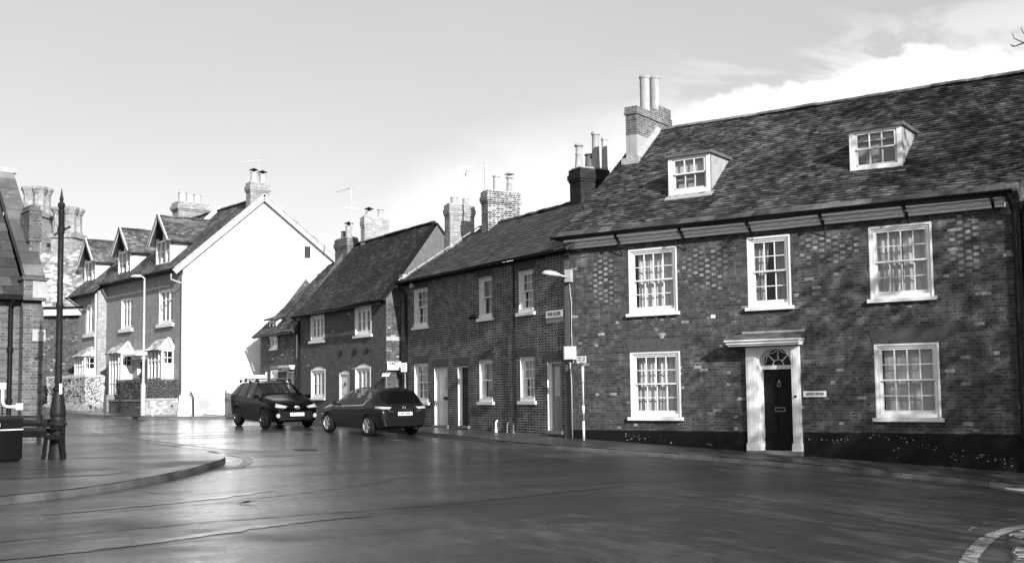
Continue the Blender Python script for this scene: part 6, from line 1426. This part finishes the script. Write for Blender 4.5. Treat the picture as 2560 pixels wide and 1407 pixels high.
def suv():
    g = R_(33.5); hx, hy = math.sin(g), -math.cos(g)        # heading: towards the camera and to the right
    fr = Vector((-8.80, 39.9)); wb = 2.66; left = Vector((math.cos(g), math.sin(g))); hd = Vector((hx, hy))
    c = fr+left*.80-hd*wb/2; z = gz(c.x, c.y)+.0
    t = thing('parked_car', 'black off road car with roof bars facing the camera', 'car', (c.x, c.y, z), math.atan2(hy, hx), 'cars parked along the kerb')
    zf, zr = gz(*(c+hd*1.33)), gz(*(c-hd*1.33)); t.rotation_euler[1] = -math.atan2(zf-zr, 2.66)
    P = lambda *a: list(a)
    st = [(2.27, P((0, .34), (.55, .34), (.60, .52), (.62, .70), (.56, .80), (.38, .84), (0, .85))),
          (2.22, P((0, .26), (.70, .26), (.76, .52), (.76, .72), (.68, .86), (.42, .90), (0, .91))),
          (2.02, P((0, .22), (.80, .23), (.88, .54), (.86, .80), (.74, .94), (.46, 1.0), (0, 1.01))),
          (1.55, P((0, .22), (.84, .24), (.92, .74), (.90, .93), (.78, 1.05), (.5, 1.09), (0, 1.10))),
          (1.12, P((0, .22), (.84, .24), (.925, .80), (.90, .99), (.80, 1.10), (.5, 1.14), (0, 1.155))),
          (1.02, P((0, .22), (.84, .24), (.925, .80), (.90, 1.00), (.78, 1.16), (.5, 1.19), (0, 1.205))),
          (.30, P((0, .22), (.84, .24), (.925, .80), (.895, 1.04), (.66, 1.56), (.46, 1.615), (0, 1.63))),
          (.16, P((0, .22), (.84, .24), (.925, .80), (.895, 1.045), (.655, 1.58), (.46, 1.64), (0, 1.655))),
          (-.42, P((0, .22), (.84, .24), (.925, .80), (.895, 1.07), (.65, 1.60), (.46, 1.66), (0, 1.675))),
          (-.52, P((0, .22), (.84, .24), (.925, .80), (.895, 1.075), (.65, 1.60), (.46, 1.66), (0, 1.675))),
          (-1.36, P((0, .22), (.84, .24), (.925, .80), (.895, 1.11), (.645, 1.58), (.46, 1.645), (0, 1.66))),
          (-1.46, P((0, .22), (.84, .24), (.925, .80), (.895, 1.12), (.64, 1.575), (.46, 1.64), (0, 1.655))),
          (-1.95, P((0, .24), (.82, .26), (.915, .82), (.88, 1.16), (.62, 1.51), (.44, 1.58), (0, 1.60))),
          (-2.12, P((0, .28), (.78, .30), (.895, .82), (.86, 1.15), (.62, 1.42), (.44, 1.50), (0, 1.52))),
          (-2.26, P((0, .34), (.72, .36), (.86, .80), (.83, 1.08), (.64, 1.14), (.44, 1.16), (0, 1.17))),
          (-2.30, P((0, .40), (.64, .42), (.78, .78), (.75, 1.02), (.55, 1.04), (.40, 1.05), (0, 1.06)))]
    def gf(i, j):
        if j == 3 and i in (5, 7, 9, 11): return 1
        if j in (4, 5) and i == 5: return 2
        if j in (4, 5) and i == 13: return 3
        return 4 if j == 0 else 0
    me = loft('body', st, ['car_black', 'car_glass', 'car_glass', 'car_glass', 'car_trim'], gf, [(1.33, .9), (1.33, -.9), (-1.33, .9), (-1.33, -.9)], .36)
    bvh = BVHTree.FromPolygons([v.co for v in me.vertices], [p.vertices for p in me.polygons])
    pt = split(me, t, [('body', (0,), 'car_black'), ('side_window', (1,), 'glass_tinted'), ('windscreen', (2,), 'glass_tinted'), ('rear_window', (3,), 'car_glass'), ('underbody', (4, 5), 'car_trim')])
    for x, y, s in ((1.33, .80, 1), (1.33, -.80, -1), (-1.33, .80, 1), (-1.33, -.80, -1)): wheel(t, x, y, .36, .21, 5, 'alloy_dark', s)
    for s in (1, -1):
        patch(bvh, t, 'headlight', 'lamp_lens', [(2.3, s*.36, .80), (2.3, s*.78, .89), (2.3, s*.80, .76), (2.3, s*.42, .735)], (-1, -s*.25, 0))
        patch(bvh, t, 'wing_flare', 'car_trim', [(1.85, s*1.2, .26), (1.85, s*1.2, .62), (1.62, s*1.2, .80), (1.62, s*1.2, .76)], (0, -s, 0))
        m = MB(); h = bvh.ray_cast(Vector((3.2, s*.68, .47)), Vector((-1, 0, 0))); x = h[0].x if h[0] else 2.15
        m.tube([(x-.03, s*.68, .47), (x+.025, s*.68, .47)], .075, 20); m.build('fog_light', 'lamp_lens', t)
        m = MB(); m.hexa([(.80, s*.88, 1.04), (.95, s*.88, 1.04), (.95, s*1.10, 1.05), (.82, s*1.10, 1.05)][::s], [(.80, s*.90, 1.16), (.90, s*.90, 1.17), (.90, s*1.08, 1.19), (.82, s*1.08, 1.19)][::s]); o = m.build('wing_mirror', 'car_black', t)
        m = MB(); m.beam((.15, s*.62, 1.70), (-1.75, s*.60, 1.66), .035, .03); 
        for xx in (.12, -.7, -1.72): m.beam((xx, s*.62, 1.58), (xx, s*.62, 1.70), .07, .03, up=(1, 0, 0))
        m.build('roof_rail', 'black_gloss', t)
        for xx, zz in ((.92, 1.0), (-.47, 1.06)): patch(bvh, t, 'door_seam', 'car_trim', [(xx, s*1.2, .34), (xx, s*1.2, zz), (xx-.014, s*1.2, zz), (xx-.014, s*1.2, .34)], (0, -s, 0), 2, 8, .002)
        for xx in (-.25, -1.15): patch(bvh, t, 'door_handle', 'car_trim', [(xx, s*1.2, .90), (xx-.18, s*1.2, .91), (xx-.18, s*1.2, .935), (xx, s*1.2, .925)], (0, -s, 0), 4, 2, .025)
    for x in (-.05, -1.15):
        m = MB(); m.tube([(x, -.70, 1.66), (x, -.66, 1.74), (x, .66, 1.74), (x, .70, 1.66)], .022, 8); m.build('roof_bar', 'chrome', t)
        for s in (1, -1): MB().hexa([(x-.06, s*.60, 1.62), (x+.06, s*.60, 1.62), (x+.06, s*.68, 1.62), (x-.06, s*.68, 1.62)][::s], [(x-.03, s*.60, 1.76), (x+.03, s*.60, 1.76), (x+.03, s*.66, 1.76), (x-.03, s*.66, 1.76)][::s]).build('bar_foot', 'black_paint', t)
    patch(bvh, t, 'grille', 'car_trim', [(2.4, -.56, .62), (2.4, .56, .62), (2.4, .62, .34), (2.4, -.62, .34)], (-1, 0, 0), 12, 5, .006)
    patch(bvh, t, 'chrome_strip', 'chrome', [(2.4, -.55, .352), (2.4, .55, .352), (2.4, .55, .33), (2.4, -.55, .33)], (-1, 0, 0), 12, 2, .018)
    for s in (1, -1): patch(bvh, t, 'chrome_strip', 'chrome', [(2.4, s*.08, .765), (2.4, s*.40, .795), (2.4, s*.40, .775), (2.4, s*.08, .74)], (-1, 0, 0), 8, 2, .014)
    x = bvh.ray_cast(Vector((3.2, 0, .745)), Vector((-1, 0, 0)))[0].x+.022; e = MB()
    ell = lambda a, b, cz_=.0, k=20: [(x, a*math.cos(6.2832*i/k), .75+cz_+b*math.sin(6.2832*i/k)) for i in range(k+1)]
    e.tube(ell(.085, .058), .011, 6, False); e.tube(ell(.028, .05), .009, 6, False); e.tube(ell(.058, .02, .028), .008, 6, False); e.build('emblem', 'chrome', t, True)
    xp = bvh.ray_cast(Vector((3.2, 0, .52)), Vector((-1, 0, 0)))[0].x+.03
    plate(t, (xp, 0, .515), (0, 1, 0), (-.1, 0, 1), 'GU64 HYO', 'sign_white')
    seats(t, (.15, -.85), .55, 1.38, .38); MB().box(.55, 1.05, -.72, .72, .8, 1.02).build('dashboard', 'car_trim', t)
    m = MB(); m.beam((.75, .05, 1.245), (.88, .62, 1.235), .02, .015); m.build('wiper', 'black_paint', t)
def hatch():
    g = R_(36.5); hd = Vector((-math.sin(g), math.cos(g))); left = Vector((-math.cos(g), -math.sin(g)))   # nose away from the camera
    rl = Vector((-4.54, 35.4)); wb = 2.70; c = rl-left*.78+hd*wb/2; z = gz(c.x, c.y)
    t = thing('parked_car', 'dark grey hatchback with bright spoked wheels, seen from behind', 'car', (c.x, c.y, z), math.atan2(hd.y, hd.x), 'cars parked along the kerb')
    zf, zr = gz(*(c+hd*1.35)), gz(*(c-hd*1.35)); t.rotation_euler[1] = -math.atan2(zf-zr, 2.7)
    P = lambda *a: list(a)
    st = [(2.20, P((0, .30), (.50, .30), (.56, .46), (.56, .60), (.48, .68), (.35, .70), (0, .71))),
          (2.10, P((0, .22), (.66, .23), (.72, .48), (.72, .66), (.62, .77), (.40, .81), (0, .82))),
          (1.75, P((0, .18), (.76, .20), (.86, .52), (.84, .76), (.70, .88), (.44, .93), (0, .94))),
          (1.25, P((0, .18), (.78, .20), (.88, .54), (.86, .84), (.74, .96), (.46, 1.01), (0, 1.02))),
          (.98, P((0, .18), (.78, .20), (.885, .70), (.86, .88), (.76, 1.00), (.48, 1.05), (0, 1.06))),
          (.88, P((0, .18), (.78, .20), (.885, .70), (.86, .89), (.73, 1.05), (.48, 1.09), (0, 1.11))),
          (.10, P((0, .18), (.78, .20), (.885, .70), (.86, .92), (.62, 1.42), (.44, 1.475), (0, 1.49))),
          (-.04, P((0, .18), (.78, .20), (.885, .70), (.86, .925), (.61, 1.44), (.44, 1.50), (0, 1.515))),
          (-.26, P((0, .18), (.78, .20), (.885, .70), (.86, .93), (.61, 1.45), (.44, 1.51), (0, 1.525))),
          (-.34, P((0, .18), (.78, .20), (.885, .70), (.86, .935), (.61, 1.45), (.44, 1.51), (0, 1.525))),
          (-1.02, P((0, .18), (.78, .20), (.89, .72), (.86, .98), (.62, 1.455), (.45, 1.515), (0, 1.53))),
          (-1.08, P((0, .18), (.78, .20), (.89, .72), (.86, .99), (.62, 1.45), (.45, 1.51), (0, 1.525))),
          (-1.42, P((0, .19), (.78, .21), (.89, .72), (.86, 1.09), (.63, 1.43), (.47, 1.49), (0, 1.51))),
          (-1.66, P((0, .20), (.77, .22), (.885, .72), (.86, 1.06), (.66, 1.40), (.52, 1.455), (0, 1.475))),
          (-1.74, P((0, .21), (.76, .23), (.88, .71), (.85, 1.02), (.68, 1.35), (.56, 1.40), (0, 1.42))),
          (-2.04, P((0, .24), (.76, .26), (.875, .70), (.84, .94), (.74, 1.02), (.54, 1.03), (0, 1.02))),
          (-2.15, P((0, .28), (.73, .30), (.84, .62), (.81, .84), (.71, .90), (.52, .91), (0, .91))),
          (-2.21, P((0, .32), (.66, .34), (.76, .56), (.72, .72), (.63, .76), (.46, .77), (0, .775)))]
    def gf(i, j):
        if j == 3 and i in (5, 7, 9, 11): return 1
        if j in (4, 5) and i == 5: return 2
        if j in (4, 5) and i == 14: return 3
        return 4 if j == 0 else 0
    me = loft('body', st, ['car_grey', 'car_glass', 'car_glass', 'car_glass', 'car_trim'], gf, [(1.35, .88), (1.35, -.88), (-1.35, .88), (-1.35, -.88)], .325)
    bvh = BVHTree.FromPolygons([v.co for v in me.vertices], [p.vertices for p in me.polygons])
    split(me, t, [('body', (0,), 'car_grey'), ('side_window', (1,), 'glass_tinted'), ('windscreen', (2,), 'glass_tinted'), ('rear_window', (3,), 'car_glass'), ('underbody', (4, 5), 'car_trim')])
    for x, y, s in ((1.35, .77, 1), (1.35, -.77, -1), (-1.35, .77, 1), (-1.35, -.77, -1)): wheel(t, x, y, .325, .21, 5, 'alloy', s)
    for s in (1, -1):
        patch(bvh, t, 'tail_light', 'lamp_lens', [(-2.3, s*.56, .925), (-2.0, s*.98, .95), (-2.0, s*.98, .885), (-2.3, s*.62, .86)], (.75, -s*.6, 0), 10, 5, .012)
        patch(bvh, t, 'tail_light', 'lamp_red', [(-2.3, s*.40, .80), (-2.3, s*.60, .83), (-2.3, s*.60, .80), (-2.3, s*.40, .77)], (1, 0, 0), 6, 2, .010)
        m = MB(); m.hexa([(.68, s*.84, .92), (.80, s*.84, .92), (.80, s*1.02, .94), (.70, s*1.02, .94)][::s], [(.68, s*.86, 1.03), (.77, s*.86, 1.04), (.77, s*1.01, 1.06), (.70, s*1.01, 1.06)][::s]); m.build('wing_mirror', 'car_grey', t)
        patch(bvh, t, 'chrome_strip', 'chrome', [(.80, s*1.2, .895), (-1.1, s*1.2, .975), (-1.1, s*1.2, .955), (.80, s*1.2, .88)], (0, -s, 0), 16, 2, .008)
        patch(bvh, t, 'chrome_strip', 'chrome', [(-1.1, s*1.2, .985), (-1.46, s*1.2, 1.22), (-1.50, s*1.2, 1.22), (-1.13, s*1.2, .965)], (0, -s, 0), 8, 2, .008)
        for xx, zz in ((.80, .87), (-.30, .93), (-1.12, .97)): patch(bvh, t, 'door_seam', 'ink', [(xx, s*1.2, .30), (xx, s*1.2, zz), (xx-.014, s*1.2, zz), (xx-.014, s*1.2, .30)], (0, -s, 0), 2, 8, .002)
        for xx in (-.12, -.95): patch(bvh, t, 'door_handle', 'car_grey', [(xx, s*1.2, .80), (xx-.2, s*1.2, .82), (xx-.2, s*1.2, .845), (xx, s*1.2, .825)], (0, -s, 0), 4, 2, .028)
    patch(bvh, t, 'rear_glass_panel', 'car_glass_dark', [(-2.3, -.64, 1.41), (-2.3, .64, 1.41), (-2.3, .74, 1.03), (-2.3, -.74, 1.03)], (1, 0, 0), 14, 8, .006)
    patch(bvh, t, 'spoiler', 'car_grey', [(-1.5, -.46, 1.9), (-1.5, .46, 1.9), (-1.72, .46, 1.9), (-1.72, -.46, 1.9)], (0, 0, -1), 10, 3, .03)
    patch(bvh, t, 'chrome_strip', 'chrome', [(-2.4, -.30, .845), (-2.4, .30, .845), (-2.4, .30, .82), (-2.4, -.30, .82)], (1, 0, 0), 8, 2, .02)
    patch(bvh, t, 'bumper_line', 'chrome', [(-2.4, -.62, .60), (-2.4, .62, .60), (-2.4, .62, .59), (-2.4, -.62, .59)], (1, 0, 0), 14, 2, .010)
    patch(bvh, t, 'bumper_trim', 'car_trim', [(-2.4, -.66, .42), (-2.4, .66, .42), (-2.4, .60, .27), (-2.4, -.60, .27)], (1, 0, 0), 14, 4, .010)
    xp = bvh.ray_cast(Vector((-3.2, 0, .72)), Vector((1, 0, 0)))[0].x-.03
    plate(t, (xp, 0, .715), (0, -1, 0), (.12, 0, 1), 'HF16 XUA', 'plate_rear')
    x = bvh.ray_cast(Vector((-3.2, 0, .90)), Vector((1, 0, 0)))[0].x-.02; e = MB()
    e.tube([(x, .055*math.cos(6.2832*i/20), .905+.05*math.sin(6.2832*i/20)) for i in range(21)], .010, 6, False); e.box(x-.008, x+.008, -.06, .06, .893, .917); e.build('emblem', 'chrome', t, True)
    seats(t, (.05, -.85), .45, 1.26, .36); MB().box(.45, .9, -.68, .68, .7, .9).build('dashboard', 'car_trim', t)
    MB().tube([(-2.16, -.42, .27), (-2.25, -.42, .25)], .035, 12).build('exhaust', 'chrome', t, True, 40)
    MB().tube([(-1.5, 0, 1.45), (-1.62, 0, 1.56)], .008, 6).build('roof_aerial', 'black_paint', t)
def seats(t, xs, z0, zt, w_):
    for x in xs:
        for y in (-w_, w_):
            m = MB(); m.hexa([(x-.12, y-.24, z0), (x+.42, y-.24, z0), (x+.42, y+.24, z0), (x-.12, y+.24, z0)], [(x-.10, y-.23, z0+.18), (x+.40, y-.22, z0+.2), (x+.40, y+.22, z0+.2), (x-.10, y+.23, z0+.18)])
            m.hexa([(x-.14, y-.23, z0+.1), (x+.02, y-.23, z0+.1), (x+.02, y+.23, z0+.1), (x-.14, y+.23, z0+.1)], [(x-.30, y-.19, zt-.2), (x-.20, y-.19, zt-.2), (x-.20, y+.19, zt-.2), (x-.30, y+.19, zt-.2)])
            m.hexa([(x-.33, y-.12, zt-.16), (x-.23, y-.12, zt-.16), (x-.23, y+.12, zt-.16), (x-.33, y+.12, zt-.16)], [(x-.36, y-.10, zt), (x-.27, y-.10, zt), (x-.27, y+.10, zt), (x-.36, y+.10, zt)]); m.build('seat', 'car_trim', t)
suv(); hatch()

# ------------------------------------------------------------ trees behind the camera (their shade lies over the street)
def tree(name, label, x, y, h, spread, seed, twigs=5, thick=.3, tone='bark', lean=(0, 0), shade_leaves=0, clear=.3):
    t = thing(name, label, 'tree', (x, y, gz(x, y))); rnd = random.Random(seed); m = MB(); tips = []
    def grow(p, d, L, r, lev):
        n = 4 if lev < 2 else 3; path = [p]; q = p.copy(); dd = d.copy(); rs = [r]
        for i in range(n):
            dd = (dd+Vector((rnd.gauss(0, .16), rnd.gauss(0, .16), rnd.gauss(.05, .10)))).normalized(); q = q+dd*L/n; path.append(q.copy()); rs.append(r*(1-.42*(i+1)/n))
        m.tube(path, rs, 9 if lev == 0 else (6 if lev == 1 else (5 if lev == 2 else 3)), lev == 0)
        tips.append(q)
        if lev >= twigs: return
        k = rnd.randint(3, 4) if lev < 2 else rnd.randint(3, 5)
        for i in range(k):
            f = rnd.uniform(.45, 1.) if lev else rnd.uniform(.6, 1.); idx = min(n-1, int(f*n)); b = path[idx].lerp(path[idx+1], f*n-idx if f < 1 else 1.)
            a = Vector((rnd.gauss(0, 1), rnd.gauss(0, 1), rnd.gauss(.1, .5))).normalized(); nd = (dd*.75+a*spread).normalized()
            grow(b, nd, L*rnd.uniform(.58, .8), rs[idx+1]*.62, lev+1)
    grow(Vector((0, 0, -.3)), Vector((lean[0], lean[1], 1)).normalized(), h*clear, thick, 0)
    wood = m.build('branches', tone, t)
    if shade_leaves:
        l = MB(); tp = [p for p in tips if p.z > h*.25]; tp = rnd.sample(tp, min(len(tp), 60 if shade_leaves < 6000 else 400))  # leaf clumps added to the unseen trees to make their shade blotchy
        def fn():
            p = rnd.choice(tp)+Vector((rnd.gauss(0, .55), rnd.gauss(0, .55), rnd.gauss(0, .45))); return p, Vector((rnd.gauss(0, 1), rnd.gauss(0, 1), 1))
        leaves(l, shade_leaves, fn, .14, rnd); l.build('foliage', 'leaf_dark', t)
    return t

TREES = [(12.0, -7.0, 18, 1, 0, 12000), (16.5, -1.5, 18, 5, 0, 12000), (11.3, 10.6, 20, 2, .32, 3500), (17.8, 12.6, 21, 3, -.18, 4000), (21.5, 5.0, 20, 4, 0, 2500)]
for x_, y_, h_, s_, l_, v_ in TREES:
    tree('bare_tree', 'tall winter tree standing behind the viewpoint, leaf clumps added for its shade over the street', x_, y_, h_, .75, s_, 5, .42, shade_leaves=v_, clear=.42, lean=(l_, 0))['group'] = 'tall winter trees behind the viewpoint'

def twig_tree():
    x, y = 7.6, 10.4; t = thing('bare_tree', 'bare tree whose thin twig tips reach into the top right corner of the sky', 'tree', (x, y, gz(x, y)))
    m = MB(); Z = 1.95; L = lambda a, b, c: (a-x+.07, b-y, c+Z-.075)          # written around camera level
    m.tube([(0, 0, -.2), (.05, .02, 1.5), (-.05, .0, 3.0), (.1, .1, 4.6), (.0, .1, 6.4), (.2, 0, 8.0)], [.17, .14, .12, .09, .055, .02], 10)
    limb = [(7.55, 10.4, 1.2), (6.7, 10.2, 2.3), (5.7, 10.0, 3.05), (5.0, 9.9, 3.28), (4.62, 9.85, 3.18), (4.46, 9.84, 3.12), (4.44, 9.84, 3.12)]
    m.tube([L(*p) for p in limb], [.06, .042, .024, .010, .007, .005, .003], 7)
    for p, q, r in (((4.55, 9.85, 3.155), (4.47, 9.86, 3.2), (4.455, 9.86, 3.25)), ((4.62, 9.85, 3.18), (4.54, 9.83, 3.24), (4.52, 9.83, 3.29)), ((4.46, 9.84, 3.12), (4.43, 9.84, 3.135), (4.42, 9.84, 3.14))): m.tube([L(*p), L(*q), L(*r)], [.005, .004, .0025], 5)
    rnd = random.Random(11)
    for k in range(16):
        z = rnd.uniform(2.6, 7.5); a = rnd.uniform(-1.9, 1.3); d = Vector((math.cos(a), math.sin(a), .7)); p = Vector((0, 0, z)); path = [p.copy()]
        for i in range(4): p = p+d*(.45*(1.1-z/12)); d += Vector((rnd.gauss(0, .15), rnd.gauss(0, .15), .05)); path.append(p.copy())
        m.tube(path, [.03, .022, .015, .01, .004], 5)
        for i in range(6):
            b = path[1+i % 3]; e = Vector((rnd.gauss(0, .3), rnd.gauss(0, .3), .35)); m.tube([b, b+e*.6, b+e], [.009, .006, .003], 4)
    m.build('branches', 'bark', t)
twig_tree()
